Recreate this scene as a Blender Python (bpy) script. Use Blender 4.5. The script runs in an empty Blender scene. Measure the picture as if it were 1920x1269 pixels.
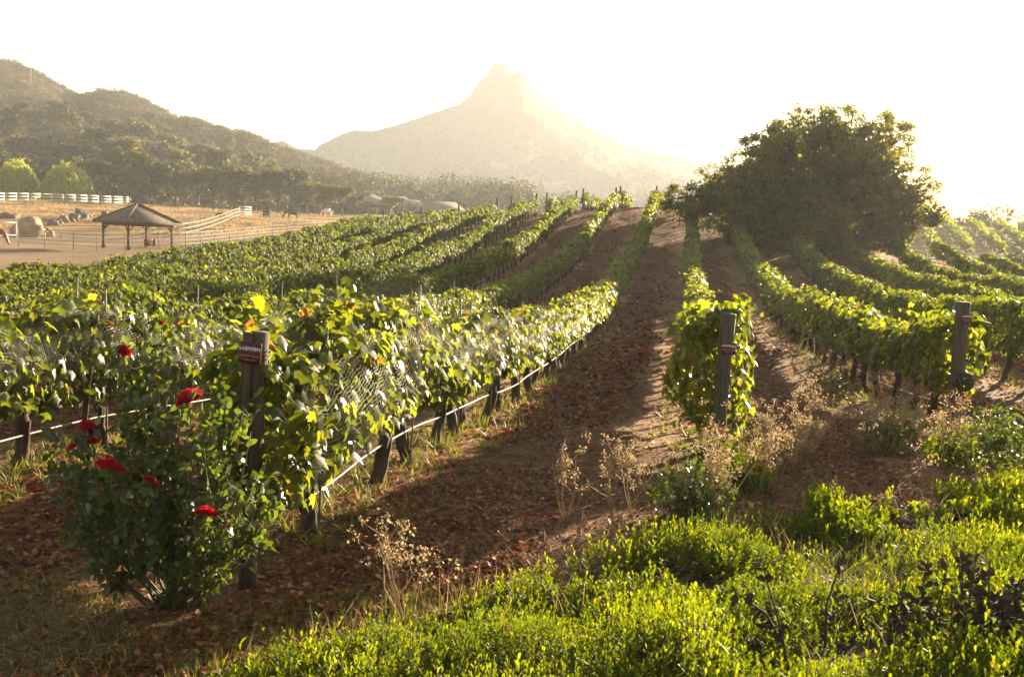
import bpy, math, random
import numpy as np
from mathutils import Matrix, Vector
rng = np.random.default_rng(7); random.seed(7)
S = bpy.context.scene
COL = S.collection

# ---------------------------------------------------------------- camera, sky, sun, exposure
FPX, CX, CY, CAMZ = 1867.0, 960.0, 634.5, 2.4
_p = math.atan((CY-425)/FPX); _t = math.atan(.045)
_f = np.array([0, math.cos(_p), -math.sin(_p)]); _u0 = np.array([0, math.sin(_p), math.cos(_p)]); _x = np.array([1., 0, 0])
_r = math.cos(_t)*_x + math.sin(_t)*_u0; _u = math.cos(_t)*_u0 - math.sin(_t)*_x
cam = bpy.data.objects.new("camera", bpy.data.cameras.new("camera")); COL.objects.link(cam)
M = Matrix.Identity(4)
for i in range(3):
    M[i][0], M[i][1], M[i][2] = _r[i], _u[i], -_f[i]
M[2][3] = CAMZ
cam.matrix_world = M
cam.data.sensor_width = 36; cam.data.lens = 36*FPX/1920
cam.data.clip_start = .05; cam.data.clip_end = 8000
cam.data.dof.use_dof = True; cam.data.dof.focus_distance = 8.5; cam.data.dof.aperture_fstop = 4.5
S.camera = cam
SUN_AZ, SUN_EL = math.radians(36.0), math.radians(12.3)
SUN_STRENGTH, SKY_STRENGTH, EXPO = 5.0, 0.05, 2.35
HAZE_D, HAZE_G, HAZE_COL = .00037, .26, (.92, .95, 1.0, 1)
w = bpy.data.worlds.new("World"); S.world = w; w.use_nodes = True
nt = w.node_tree; bg = nt.nodes["Background"]; bg.inputs[1].default_value = SKY_STRENGTH
sky = nt.nodes.new("ShaderNodeTexSky"); sky.sky_type = 'NISHITA'; sky.sun_disc = False
sky.sun_elevation = SUN_EL; sky.sun_rotation = SUN_AZ; sky.dust_density = 0.1; sky.air_density = 1.15; sky.ozone_density = .5
wb = nt.nodes.new("ShaderNodeMix"); wb.data_type = 'RGBA'; wb.blend_type = 'MULTIPLY'; wb.inputs[0].default_value = 1; wb.inputs[7].default_value = (1.2, .98, .82, 1)   # warm camera white balance
nt.links.new(sky.outputs[0], wb.inputs[6]); nt.links.new(wb.outputs[2], bg.inputs[0])
sl = bpy.data.lights.new("sun", 'SUN'); sl.energy = SUN_STRENGTH; sl.angle = math.radians(.55); sl.color = (1, .81, .55)
sun = bpy.data.objects.new("sun", sl); COL.objects.link(sun)
sdir = Vector((math.sin(SUN_AZ)*math.cos(SUN_EL), math.cos(SUN_AZ)*math.cos(SUN_EL), math.sin(SUN_EL)))
sun.rotation_euler = sdir.to_track_quat('Z', 'Y').to_euler()
vs = S.view_settings; vs.view_transform = 'Standard'; vs.look = 'None'; vs.exposure = EXPO; vs.gamma = 1; vs.use_curve_mapping = False
S.cycles.max_bounces = 8; S.cycles.transparent_max_bounces = 24; S.cycles.volume_bounces = 0
S.cycles.diffuse_bounces = 3; S.cycles.glossy_bounces = 2; S.cycles.transmission_bounces = 4
S.cycles.use_denoising = True; S.cycles.sample_clamp_indirect = 6

# ---------------------------------------------------------------- helpers
def ray(px, py):
    d = _f + _r*(px-CX)/FPX - _u*(py-CY)/FPX
    return d/d[1]
def at(px, py, Y):
    return ray(px, py)*Y + np.array([0, 0, CAMZ])
def proj(P):
    P = np.asarray(P, float) - np.array([0, 0, CAMZ]); d = P@_f
    d = np.where(d < .05, .05, d)
    return CX + FPX*(P@_r)/d, CY - FPX*(P@_u)/d

def smooth_noise(x, seed=0):
    x = np.asarray(x, float)
    i = np.floor(x).astype(int); f = x-i; f = f*f*(3-2*f)
    h = lambda n: np.modf(np.abs(np.sin(n*127.1+seed*311.7)*43758.5453))[0]
    return (h(i)*(1-f)+h(i+1)*f)*2-1
def noise2(x, y, seed=0):
    x = np.asarray(x, float); y = np.asarray(y, float)
    i = np.floor(x).astype(int); j = np.floor(y).astype(int); f = x-i; g = y-j
    f = f*f*(3-2*f); g = g*g*(3-2*g)
    h = lambda a, b: np.modf(np.abs(np.sin(a*127.1+b*269.5+seed*311.7)*43758.5453))[0]
    return ((h(i, j)*(1-f)+h(i+1, j)*f)*(1-g)+(h(i, j+1)*(1-f)+h(i+1, j+1)*f)*g)*2-1
def fbm(x, y, seed=0, o=4):
    s = 0; a = 1; 
    for k in range(o):
        s = s + a*noise2(x*2**k, y*2**k, seed+k); a *= .5
    return s

def np_mesh(name, V, faces):
    """faces: list of int arrays (m,3)/(m,4)"""
    me = bpy.data.meshes.new(name)
    V = np.asarray(V, np.float32)
    faces = [np.asarray(f, np.int32) for f in faces if len(f)]
    loops = np.concatenate([f.ravel() for f in faces]); tot = np.concatenate([np.full(len(f), f.shape[1], np.int32) for f in faces])
    st = np.concatenate([[0], np.cumsum(tot)[:-1]]).astype(np.int32)
    me.vertices.add(len(V)); me.vertices.foreach_set("co", V.ravel())
    me.loops.add(len(loops)); me.loops.foreach_set("vertex_index", loops)
    me.polygons.add(len(tot)); me.polygons.foreach_set("loop_start", st); me.polygons.foreach_set("loop_total", tot)
    me.update(calc_edges=True)
    return me
class MB:
    def __init__(s): s.V = []; s.F3 = []; s.F4 = []; s.n = 0
    def add(s, V, F):
        V = np.asarray(V, float)
        for f in (F if isinstance(F, list) else [F]):
            f = np.asarray(f, int)
            if len(f) == 0: continue
            (s.F3 if f.shape[1] == 3 else s.F4).append(f+s.n)
        s.V.append(V); s.n += len(V); return s
    def box(s, c, size, R=None):
        b = np.array([[-1,-1,-1],[1,-1,-1],[1,1,-1],[-1,1,-1],[-1,-1,1],[1,-1,1],[1,1,1],[-1,1,1]])*np.asarray(size)/2
        if R is not None: b = b@np.asarray(R).T
        return s.add(b+np.asarray(c), np.array([[0,3,2,1],[4,5,6,7],[0,1,5,4],[1,2,6,5],[2,3,7,6],[3,0,4,7]]))
    def tube(s, pts, rad, n=7, cap=True):
        pts = np.asarray(pts, float); m = len(pts); rad = np.broadcast_to(np.asarray(rad, float), (m,))
        T = np.gradient(pts, axis=0); T /= np.linalg.norm(T, axis=1)[:, None]+1e-9
        ref = np.array([0, 0, 1.]) if abs(T[:, 2]).mean() < .8 else np.array([1., 0, 0])
        A = np.cross(T, ref); A /= np.linalg.norm(A, axis=1)[:, None]+1e-9; B = np.cross(T, A)
        a = np.arange(n)*2*math.pi/n
        V = pts[:, None]+rad[:, None, None]*(np.cos(a)[None, :, None]*A[:, None]+np.sin(a)[None, :, None]*B[:, None])
        i = np.arange(m-1)[:, None]*n; j = np.arange(n)[None]; k = (j+1) % n
        F = np.stack([i+j, i+k, i+n+k, i+n+j], -1).reshape(-1, 4)
        V = V.reshape(-1, 3); Fs = [F]
        if cap:
            V = np.vstack([V, pts[0], pts[-1]]); jj = np.arange(n); kk = (jj+1) % n; c = m*n
            Fs.append(np.stack([np.full(n, c), kk, jj], 1)); Fs.append(np.stack([np.full(n, c+1), (m-1)*n+jj, (m-1)*n+kk], 1))
        return s.add(V, Fs)
    def build(s, name, mat, parent=None, smooth=False):
        me = np_mesh(name, np.vstack(s.V), [np.vstack(x) for x in (s.F3, s.F4) if x])
        return link(name, me, mat, parent, smooth)
def link(name, me, mat, parent=None, smooth=False):
    if mat is not None: me.materials.append(mat)
    if smooth: me.polygons.foreach_set("use_smooth", np.ones(len(me.polygons), bool))
    o = bpy.data.objects.new(name, me); COL.objects.link(o)
    if parent is not None:
        o.parent = parent
    return o
def tag(o, label=None, cat=None, group=None, kind=None):
    for k, v in (("label", label), ("category", cat), ("group", group), ("kind", kind)):
        if v: o[k] = v
    return o
def thing(name, label, cat, loc=(0, 0, 0), rz=0, group=None):
    o = bpy.data.objects.new(name, None); COL.objects.link(o); o.empty_display_size = .2
    o.location = loc; o.rotation_euler = (0, 0, rz)
    return tag(o, label, cat, group)
def copy_tree(o, parent=None):
    c = o.copy(); COL.objects.link(c)
    if parent is not None: c.parent = parent
    for ch in list(o.children): copy_tree(ch, c)
    return c
def norm(v): return v/(np.linalg.norm(v, axis=-1, keepdims=True)+1e-9)
def frames(n, tip):
    """rotation matrices with columns (side, tip, normal)"""
    n = norm(n); t = norm(tip - n*np.sum(tip*n, -1, keepdims=True)); s = np.cross(t, n)
    return np.stack([s, t, n], -1)
def scatter(tv, tf, pos, R, sc):
    """copies of a template -> (V, [F])"""
    sc = np.asarray(sc)
    if sc.ndim == 1: sc = sc[:, None].repeat(3, 1)
    V = np.einsum('nij,nvj->nvi', R, tv[None]*sc[:, None, :])+pos[:, None]
    n = len(pos); off = (np.arange(n)*len(tv))[:, None, None]
    return V.reshape(-1, 3), [(f[None]+off).reshape(-1, f.shape[1]) for f in tf]
def rdir(n): return norm(rng.normal(size=(n, 3)))

# leaf templates: y = length, z = normal
def fan(out, cz=0.05):
    out = np.array(out, float); c = np.array([[0, .42, 0]])
    V2 = np.vstack([c, np.c_[out, np.zeros(len(out))]]) if out.shape[1] == 2 else np.vstack([c, out])
    V2[:, 2] = -.55*np.abs(V2[:, 0])**1.3*.7 - .28*(V2[:, 1])**2 + .1
    n = len(out); j = np.arange(n)
    return V2, [np.stack([np.zeros(n, int), 1+j, 1+(j+1) % n], 1)]
GRAPE = fan([(0, .02), (.22, -.14), (.5, .05), (.40, .26), (.52, .52), (.24, .56), (0, 1.0), (-.24, .56), (-.52, .52), (-.40, .26), (-.5, .05), (-.22, -.14)])
SIMPLE = fan([(0, -.05), (.48, .2), (.3, .62), (0, 1.0), (-.3, .62), (-.48, .2)])
OVAL = (np.array([(0, 0, 0), (.24, .35, .06), (.2, .72, .03), (0, 1, -.1), (-.2, .72, .03), (-.24, .35, .06), (0, .5, -.03)]),
        [np.array([(0, 1, 6), (1, 2, 6), (2, 3, 6), (3, 4, 6), (4, 5, 6), (5, 0, 6)])])
SPAT = (np.array([(0, 0, 0), (.13, .45, .04), (.2, .78, .03), (0, 1, -.06), (-.2, .78, .03), (-.13, .45, .04), (0, .6, -.02)]),
        [np.array([(0, 1, 6), (1, 2, 6), (2, 3, 6), (3, 4, 6), (4, 5, 6), (5, 0, 6)])])
KITE = (np.array([(0, 0, 0), (.34, .5, -.06), (0, 1, -.12), (-.34, .5, -.06)]), [np.array([(0, 1, 2), (0, 2, 3)])])
BLADE = (np.array([(-.5, 0, 0), (.5, 0, 0), (.36, .5, .06), (-.36, .5, .06), (0, 1, .3)]), [np.array([(0, 1, 2), (0, 2, 3), (3, 2, 4)])])
CURL = (np.array([(-.5, 0, .12), (0, -.1, 0), (.5, .05, .16), (-.4, .6, .2), (0, .65, .02), (.42, .55, .1), (0, 1.05, .22)]),
        [np.array([(0, 1, 4), (0, 4, 3), (1, 2, 5), (1, 5, 4), (3, 4, 6), (4, 5, 6)])])

# ---------------------------------------------------------------- materials
def mat_base(name):
    m = bpy.data.materials.new(name); m.use_nodes = True; t = m.node_tree; t.nodes.clear()
    o = t.nodes.new("ShaderNodeOutputMaterial"); return m, t, o
def node(t, kind, **kw):
    n = t.nodes.new(kind)
    for k, v in kw.items():
        if k.startswith("i_"):
            key = k[2:]; key = int(key) if key.isdigit() else key.replace("_", " ")
            n.inputs[key].default_value = v
        else: setattr(n, k, v)
    return n
def ramp(t, fac, stops, interp='LINEAR'):
    r = t.nodes.new("ShaderNodeValToRGB"); cr = r.color_ramp; cr.interpolation = interp
    while len(cr.elements) > 1: cr.elements.remove(cr.elements[-1])
    for i, (p, c) in enumerate(stops):
        e = cr.elements[0] if i == 0 else cr.elements.new(p)
        e.position = p; e.color = (*c, 1) if len(c) == 3 else c
    if fac is not None: t.links.new(fac, r.inputs[0])
    return r
def leaf_mat(name, stops, trans, tmix=.45, rough=.42, spec=.5, noise_scale=0, obj_random=False):
    m, t, o = mat_base(name)
    g = node(t, "ShaderNodeNewGeometry")
    fac = g.outputs["Random Per Island"]
    r = ramp(t, fac, stops)
    col = r.outputs[0]
    if noise_scale:
        n = node(t, "ShaderNodeTexNoise", i_Scale=noise_scale, i_Detail=3.0); 
        t.links.new(g.outputs["Position"], n.inputs["Vector"])
        mr = ramp(t, n.outputs[0], [(.35, (.55, .6, .55)), (.65, (1.25, 1.2, 1.1))])
        mx = node(t, "ShaderNodeMix", data_type='RGBA', blend_type='MULTIPLY'); mx.inputs[0].default_value = 1
        t.links.new(col, mx.inputs[6]); t.links.new(mr.outputs[0], mx.inputs[7]); col = mx.outputs[2]
    if obj_random:   # each tree its own tone
        oi = node(t, "ShaderNodeObjectInfo"); rr_ = ramp(t, oi.outputs["Random"], [(0, (.5, .52, .5)), (.5, (.95, .95, .9)), (1, (1.6, 1.5, 1.1))])
        mo = node(t, "ShaderNodeMix", data_type='RGBA', blend_type='MULTIPLY'); mo.inputs[0].default_value = 1
        t.links.new(col, mo.inputs[6]); t.links.new(rr_.outputs[0], mo.inputs[7]); col = mo.outputs[2]
    b = node(t, "ShaderNodeBsdfPrincipled", i_Roughness=rough); b.inputs["Specular IOR Level"].default_value = spec
    t.links.new(col, b.inputs["Base Color"])
    tr = node(t, "ShaderNodeBsdfTranslucent")
    mx2 = node(t, "ShaderNodeMix", data_type='RGBA', blend_type='MULTIPLY'); mx2.inputs[0].default_value = 1
    t.links.new(col, mx2.inputs[6]); mx2.inputs[7].default_value = (*trans, 1)
    t.links.new(mx2.outputs[2], tr.inputs[0])
    ms = node(t, "ShaderNodeMixShader", i_0=tmix)
    t.links.new(b.outputs[0], ms.inputs[1]); t.links.new(tr.outputs[0], ms.inputs[2]); t.links.new(ms.outputs[0], o.inputs[0])
    return m
def plain(name, c, rough=.6, noise=None, bump=0, metal=0, spec=.5, stretch=(1, 1, 1)):
    """noise=(scale, darker colour)"""
    m, t, o = mat_base(name)
    b = node(t, "ShaderNodeBsdfPrincipled", i_Roughness=rough, i_Metallic=metal); b.inputs["Base Color"].default_value = (*c, 1)
    b.inputs["Specular IOR Level"].default_value = spec
    if noise:
        tc = node(t, "ShaderNodeTexCoord"); mp = node(t, "ShaderNodeMapping"); mp.inputs["Scale"].default_value = stretch
        t.links.new(tc.outputs["Object"], mp.inputs[0])
        n = node(t, "ShaderNodeTexNoise", i_Scale=noise[0], i_Detail=6.0, i_Roughness=.65); t.links.new(mp.outputs[0], n.inputs["Vector"])
        r = ramp(t, n.outputs[0], [(.3, noise[1]), (.7, c)]); t.links.new(r.outputs[0], b.inputs["Base Color"])
        if bump:
            bp = node(t, "ShaderNodeBump", i_Strength=1.0, i_Distance=bump); t.links.new(n.outputs[0], bp.inputs["Height"]); t.links.new(bp.outputs[0], b.inputs["Normal"])
    t.links.new(b.outputs[0], o.inputs[0]); return m
V_STOPS = [(0, (.030, .042, .009)), (.45, (.052, .070, .013)), (.8, (.080, .098, .018)), (.982, (.12, .13, .03)), (.986, (.12, .055, .02)), (1, (.08, .04, .018))]
M_VINE = leaf_mat("vine_leaf", V_STOPS, (5.2, 4.6, .8), .47, .42, .42)
M_VINEFAR = leaf_mat("vine_leaf_far", V_STOPS[:4]+[(1, (.11, .12, .03))], (4.6, 4.2, .8), .43, .55, .2)
M_OAK = leaf_mat("oak_leaf", [(0, (.038, .043, .009)), (1, (.095, .098, .021))], (4.0, 3.5, .7), .44, .55, .3)
M_HILLTREE = leaf_mat("hill_leaf", [(0, (.032, .038, .011)), (.6, (.06, .065, .018)), (1, (.11, .105, .028))], (2.4, 2.2, .8), .4, .55, .3, obj_random=True)
M_CHAP = leaf_mat("chaparral_leaf", [(0, (.042, .044, .015)), (1, (.10, .085, .032))], (2.0, 1.8, .8), .3, .6, .3, .03)
M_WILLOW = leaf_mat("willow_leaf", [(0, (.15, .17, .02)), (1, (.25, .27, .035))], (3.0, 2.8, .7), .55, .5, .3)
M_ROSELEAF = leaf_mat("rose_leaf", [(0, (.026, .040, .012)), (.8, (.055, .074, .022)), (1, (.09, .11, .028))], (3.6, 3.6, .8), .35, .38, .6)
M_COVER = leaf_mat("ground_cover_leaf", [(0, (.042, .058, .006)), (.7, (.074, .102, .009)), (.97, (.135, .14, .016)), (1, (.18, .11, .03))], (4.0, 3.8, .5), .48, .52, .2, 1.6)
M_PETAL = leaf_mat("rose_petal", [(0, (.35, .005, .012)), (1, (.55, .012, .03))], (1.6, 1.4, 1.6), .35, .5, .3)
M_DRY = leaf_mat("dry_grass", [(0, (.20, .14, .075)), (1, (.40, .31, .19))], (1.5, 1.4, 1.2), .4, .6, .3)
M_GREENGRASS = leaf_mat("green_grass", [(0, (.06, .08, .02)), (.75, (.09, .115, .03)), (1, (.20, .17, .07))], (2.8, 2.4, 1.0), .4, .5, .4)
M_LITTER = leaf_mat("dead_leaf", [(0, (.06, .021, .009)), (.45, (.20, .062, .022)), (.8, (.34, .12, .04)), (1, (.46, .27, .13))], (1.4, 1.1, .8), .2, .65, .3)
M_BARK = plain("vine_bark", (.085, .055, .035), .9, (14, (.025, .016, .011)), .012, stretch=(1, 1, .3))
M_OAKBARK = plain("oak_bark", (.10, .075, .052), .9, (3, (.035, .026, .018)), .05)
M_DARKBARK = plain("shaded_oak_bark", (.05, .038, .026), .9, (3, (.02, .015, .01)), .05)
M_POST = plain("weathered_wood", (.115, .085, .058), .85, (9, (.035, .024, .016)), .006, stretch=(4, 4, .35))
M_CANE = plain("rose_cane", (.09, .10, .035), .6, (20, (.06, .045, .02)), 0)
M_DARKTWIG = plain("dark_twig", (.05, .034, .022), .9)
M_HOSE = plain("pale_hose", (.36, .32, .26), .6, (3, (.2, .17, .13)))
M_STAKE = plain("stake_metal", (.30, .25, .19), .6, (30, (.14, .10, .07)))
M_WIRE = plain("black_wire", (.02, .018, .016), .5)
M_SIGN = plain("maroon_paint", (.075, .012, .014), .45)
M_LETTER = plain("white_paint", (.8, .76, .72), .5)
M_LETTER2 = plain("pink_paint", (.45, .26, .22), .5)
M_WHITE = plain("white_rail_paint", (.66, .63, .56), .55, (4, (.5, .47, .40)))
M_PIPE = plain("pale_pipe", (.40, .35, .28), .5, (4, (.28, .23, .18)))
M_RUST = plain("dark_pipe", (.20, .15, .10), .6)
M_ROCK = plain("boulder_rock", (.40, .29, .19), .9, (1.4, (.20, .15, .11)), .08)
M_DARKROCK = plain("dark_rock", (.24, .19, .15), .9, (1.4, (.10, .08, .07)), .08)
M_ROOF = plain("shingle_roof", (.22, .17, .12), .85, (5, (.09, .07, .05)), .02, stretch=(1, 1, 3))
M_BARN = plain("barn_roof", (.27, .235, .195), .9, (1, (.2, .17, .14)))
M_WALLSHADE = plain("eave_shade_wall", (.09, .072, .055), .9)  # barn wall darkened to paint the shade below the roof overhang
M_BAY = plain("chestnut_coat", (.20, .075, .03), .5, (3, (.14, .05, .02)))
M_BLACKCOAT = plain("black_coat", (.009, .007, .006), .6)
M_GREYCOAT = plain("pale_coat", (.65, .58, .5), .6)
M_RED = plain("red_barrel_paint", (.5, .03, .02), .5)
M_BLACKP = plain("black_plastic", (.02, .02, .02), .5)
M_SAND = plain("straw_hay", (.6, .5, .32), .9)

# ---------------------------------------------------------------- terrain
ROW_T = .1714
def row_x(k, Y):
    Y = np.asarray(Y, float)
    c = {2: (2.26, 10.35, .166), 3: (5.68, 12.6, .163)}.get(k)
    if c: return c[0]+(Y-c[1])*c[2]
    if k > 3: return 5.68+3.2*(k-3)+(Y-12.6)*.166
    return -1.66+(k-1)*3.2+(Y-6.3)*ROW_T
CT = []
for Y, z in ((4.5, 0), (6, 0), (9, 0), (12, -.17), (16, -.5), (21, -.67), (26, -.79), (34, -.78), (39, -.45), (45, -.15), (52, .3), (58, 1.1), (65, 2.2), (72, 3.3), (78, 4.1), (84, 4.45)):
    CT.append((float(row_x(1, Y)), Y, z))
CT += [(2.26, 10.35, 0), (5.68, 12.6, 0), (3, 16, -.42), (6.5, 20, -.5), (8.5, 16, -.15), (-4.4, 8.6, 0), (-6.8, 13.3, -.37), (-9.2, 18, -.6), (-11.6, 22.6, -.83), (-18.8, 36.6, -1.35), (-17.4, 44.7, -1.2), (-16, 53, -.66), (-14, 65, .1), (-11.75, 78, 1.3),
       (7.45, 78, 3.8), (4.25, 78, 3.4), (1.05, 78, 3.1), (-2.15, 78, 2.55), (-5.35, 78, 2.0), (-6, 55, .1), (-3, 40, -.75), (-5, 30, -.9), (-10, 40, -1.0), (-6, 65, 1.2), (2, 60, 1.1), (1, 50, .15),
       (12.2, 50, .2), (9.5, 39, -.45), (14, 72, 3.4), (19.7, 38, -.3), (15.1, 30, -.5), (9.8, 22, -.3), (25.7, 50, -.4), (29.3, 57, -.05), (27.5, 65, 1.2), (30.7, 65, .6), (17.5, 60, 1.1), (20, 66, 2.0), (23, 60, .9), (22, 80, 2.6),
       (10, 96, 4.4), (4, 96, 3.6), (-3, 96, 2.6), (-12, 95, .9), (30, 90, .8), (38, 85, -.4), (12, 120, 2.2), (0, 130, 1.2), (40, 110, -.3),
       (65, 120, .9), (81, 180, 5.6), (95, 230, 7.5), (55, 180, 4.8), (55, 120, .7), (110, 180, 5), (130, 120, 2), (80, 70, -1), (60, 40, -.8),
       (-32, 85, -.95), (-41, 80, -1.15), (-30, 60, -1.4), (-56, 110, -.8), (-82, 160, 2.6), (-73, 190, 3.2), (-54, 180, 2.9), (-36, 160, 1.9), (-36, 200, 2.6), (-36, 250, 3.6), (0, 300, 3.5), (0, 400, 4), (60, 300, 4), (-33, 100, -.3), (-38, 140, 1.9), (-15, 130, 1.2), (-120, 160, 3), (-120, 80, -1), (-60, 40, -1.3), (-30, 20, -.9), (-12, 6, 0), (-100, 300, 5),
       (0, 0, .75), (2, 3.6, .55), (.3, 3.6, .35), (3.5, 5, .5), (4.2, 7.2, .18), (5, 5, .7), (-1.5, 3.4, .08), (-3, 5, 0), (-3, 2, .1), (8, 8, .35), (10, 3, .9), (14, 10, .2), (0, -20, 1.5), (30, -20, 1.5), (-30, -20, .5), (20, 15, 0), (40, 20, -.2),
       (300, 0, 0), (300, 300, 8), (-300, 0, 0), (-300, 300, 8), (0, -200, 1), (0, 700, 5), (300, 700, 8), (-300, 700, 8)]
CT = np.array(CT, float)
def _phi(d): return d  # biharmonic-like (linear) kernel stays tame between points
_n = len(CT); _D = np.hypot(CT[:, None, 0]-CT[None, :, 0], CT[:, None, 1]-CT[None, :, 1])
def _kern(d): return -np.sqrt(d*d+9.0)
_A = np.zeros((_n+3, _n+3)); _A[:_n, :_n] = _kern(_D) + np.eye(_n)*.12; _A[:_n, _n] = 1; _A[:_n, _n+1:] = CT[:, :2]; _A[_n, :_n] = 1; _A[_n+1:, :_n] = CT[:, :2].T
_W = np.linalg.solve(_A, np.r_[CT[:, 2], 0, 0, 0])
def H(x, y):
    x = np.asarray(x, float); y = np.asarray(y, float); sh = np.broadcast(x, y).shape
    xf = np.clip(np.broadcast_to(x, sh).ravel(), -320, 320); yf = np.clip(np.broadcast_to(y, sh).ravel(), -200, 720); out = np.empty(len(xf))
    for i in range(0, len(xf), 20000):
        a = xf[i:i+20000]; b = yf[i:i+20000]
        out[i:i+20000] = _kern(np.hypot(a[:, None]-CT[:, 0], b[:, None]-CT[:, 1]))@_W[:_n] + _W[_n] + _W[_n+1]*a + _W[_n+2]*b
    r = out.reshape(sh)
    return r if sh else float(r)
def Hn(x, y):   # with the small lumps of the ground sheet
    return H(x, y) + .035*fbm(np.asarray(x)*.9, np.asarray(y)*.9, 3, 3)
def on_ground(px, py, y0=3., y1=300.):
    """first point of the ground seen at a pixel"""
    d = ray(px, py); Ys = np.geomspace(y0, y1, 500); z = CAMZ+d[2]*Ys; g = H(d[0]*Ys, Ys)
    i = np.argmax(z < g); Y = Ys[i] if (z < g).any() else y1
    return np.array([d[0]*Y, Y, float(H(d[0]*Y, Y))])

def axis(fine0, fine1, step, far0, far1, grow=1.12):
    a = list(np.arange(fine0, fine1+1e-6, step)); d = step
    while a[-1] < far1: d *= grow; a.append(a[-1]+d)
    d = step; b = [a[0]]
    while b[-1] > far0: d *= grow; b.append(b[-1]-d)
    return np.array(b[::-1][:-1]+a)
gx = axis(-9, 10, .16, -2500, 2500, 1.07); gy = axis(2.5, 20, .16, -800, 3500, 1.045)
GX, GY = np.meshgrid(gx, gy); GZ = Hn(GX, GY)
nx, ny = len(gx), len(gy); ii = np.arange(ny-1)[:, None]*nx+np.arange(nx-1)[None]
me = np_mesh("ground", np.c_[GX.ravel(), GY.ravel(), GZ.ravel()], [np.stack([ii, ii+1, ii+nx+1, ii+nx], -1).reshape(-1, 4)])
def sstep(a, b, x): t = np.clip((x-a)/(b-a), 0, 1); return t*t*(3-2*t)
fx, fy = GX.ravel(), GY.ravel()
edge = row_x(-6, fy)-1.5
vine = sstep(-1.0, .8, fx-edge+.5*noise2(fx*.7, fy*.7, 9))*sstep(135, 110, fy)*sstep(3.6, 4.6, fy+.3*noise2(fx*2, fy*2, 4))
gold = np.clip(sstep(100, 108, fy+fx*.08+6*fbm(fx*.06, fy*.06, 5, 3))*sstep(260, 200, fy), 0, 1)
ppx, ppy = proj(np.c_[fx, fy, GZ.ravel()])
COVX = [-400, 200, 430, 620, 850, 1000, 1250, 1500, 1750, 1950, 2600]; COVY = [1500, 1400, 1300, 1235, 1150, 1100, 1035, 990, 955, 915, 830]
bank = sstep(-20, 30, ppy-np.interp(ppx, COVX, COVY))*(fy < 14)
under = np.zeros(len(fx))  # pale straw strip left of each row, painted in as sun streaks
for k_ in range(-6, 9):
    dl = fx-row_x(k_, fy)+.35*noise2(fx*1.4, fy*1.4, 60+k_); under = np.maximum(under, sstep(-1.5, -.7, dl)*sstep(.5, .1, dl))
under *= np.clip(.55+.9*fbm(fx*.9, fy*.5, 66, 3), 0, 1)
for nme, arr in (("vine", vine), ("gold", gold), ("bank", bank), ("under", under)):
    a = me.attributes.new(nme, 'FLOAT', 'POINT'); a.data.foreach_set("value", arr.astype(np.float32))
def ground_mat():
    m, t, o = mat_base("ground_soil"); L = t.links.new
    g = node(t, "ShaderNodeNewGeometry")
    def nz(scale, det=8.0, rough=.65):
        n = node(t, "ShaderNodeTexNoise", i_Scale=scale, i_Detail=det, i_Roughness=rough); L(g.outputs["Position"], n.inputs["Vector"]); return n.outputs[0]
    def mix(f, a, b):
        x = node(t, "ShaderNodeMix", data_type='RGBA')
        if hasattr(f, "links"): L(f, x.inputs[0])
        else: x.inputs[0].default_value = f
        for s, v in ((6, a), (7, b)):
            if hasattr(v, "links"): L(v, x.inputs[s])
            else: x.inputs[s].default_value = (*v, 1)
        return x.outputs[2]
    def att(n): return node(t, "ShaderNodeAttribute", attribute_name=n).outputs["Fac"]
    fine = nz(9); big = nz(.55, 4.0); mid = nz(2.2, 6.0)
    rmp = node(t, "ShaderNodeMapping"); rmp.inputs["Rotation"].default_value = (0, 0, math.atan(ROW_T)); rmp.inputs["Scale"].default_value = (1.5, .16, 1); L(g.outputs["Position"], rmp.inputs[0])
    rut = node(t, "ShaderNodeTexNoise", i_Scale=1.3, i_Detail=7.0, i_Roughness=.7); L(rmp.outputs[0], rut.inputs["Vector"]); rut = rut.outputs[0]
    red = ramp(t, fine, [(.25, (.036, .013, .005)), (.5, (.125, .044, .014)), (.75, (.25, .100, .036))]).outputs[0]
    straw = ramp(t, fine, [(.25, (.11, .06, .03)), (.7, (.34, .205, .105))]).outputs[0]
    vsoil = mix(ramp(t, mid, [(.42, (0, 0, 0)), (.62, (1, 1, 1))]).outputs[0], red, straw)
    vsoil = mix(ramp(t, rut, [(.45, (0, 0, 0)), (.62, (.75, .75, .75))]).outputs[0], vsoil, straw); vsoil = mix(ramp(t, big, [(.3, (0, 0, 0)), (.8, (.7, .7, .7))]).outputs[0], vsoil, red)
    dirt = mix(ramp(t, nz(.25, 6.0), [(.35, (0, 0, 0)), (.7, (1, 1, 1))]).outputs[0], (.23, .15, .09), (.36, .25, .155))
    goldc = mix(ramp(t, nz(.12, 8.0), [(.4, (0, 0, 0)), (.6, (1, 1, 1))]).outputs[0], (.13, .075, .03), (.42, .25, .095))
    vsoil = mix(att("under"), vsoil, ramp(t, fine, [(.25, (.20, .105, .045)), (.7, (.52, .33, .17))]).outputs[0]); c = mix(att("gold"), dirt, goldc); c = mix(att("vine"), c, vsoil); c = mix(att("bank"), c, (.05, .04, .02))  # brighter straw colour in the strips paints sunlight onto the soil
    b = node(t, "ShaderNodeBsdfPrincipled", i_Roughness=.95); b.inputs["Specular IOR Level"].default_value = .15
    L(c, b.inputs["Base Color"])
    bp = node(t, "ShaderNodeBump", i_Strength=1.0, i_Distance=.11); L(fine, bp.inputs["Height"]); L(bp.outputs[0], b.inputs["Normal"]); L(b.outputs[0], o.inputs[0])
    return m
tag(link("ground", me, ground_mat(), None, True), kind="structure")

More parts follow.
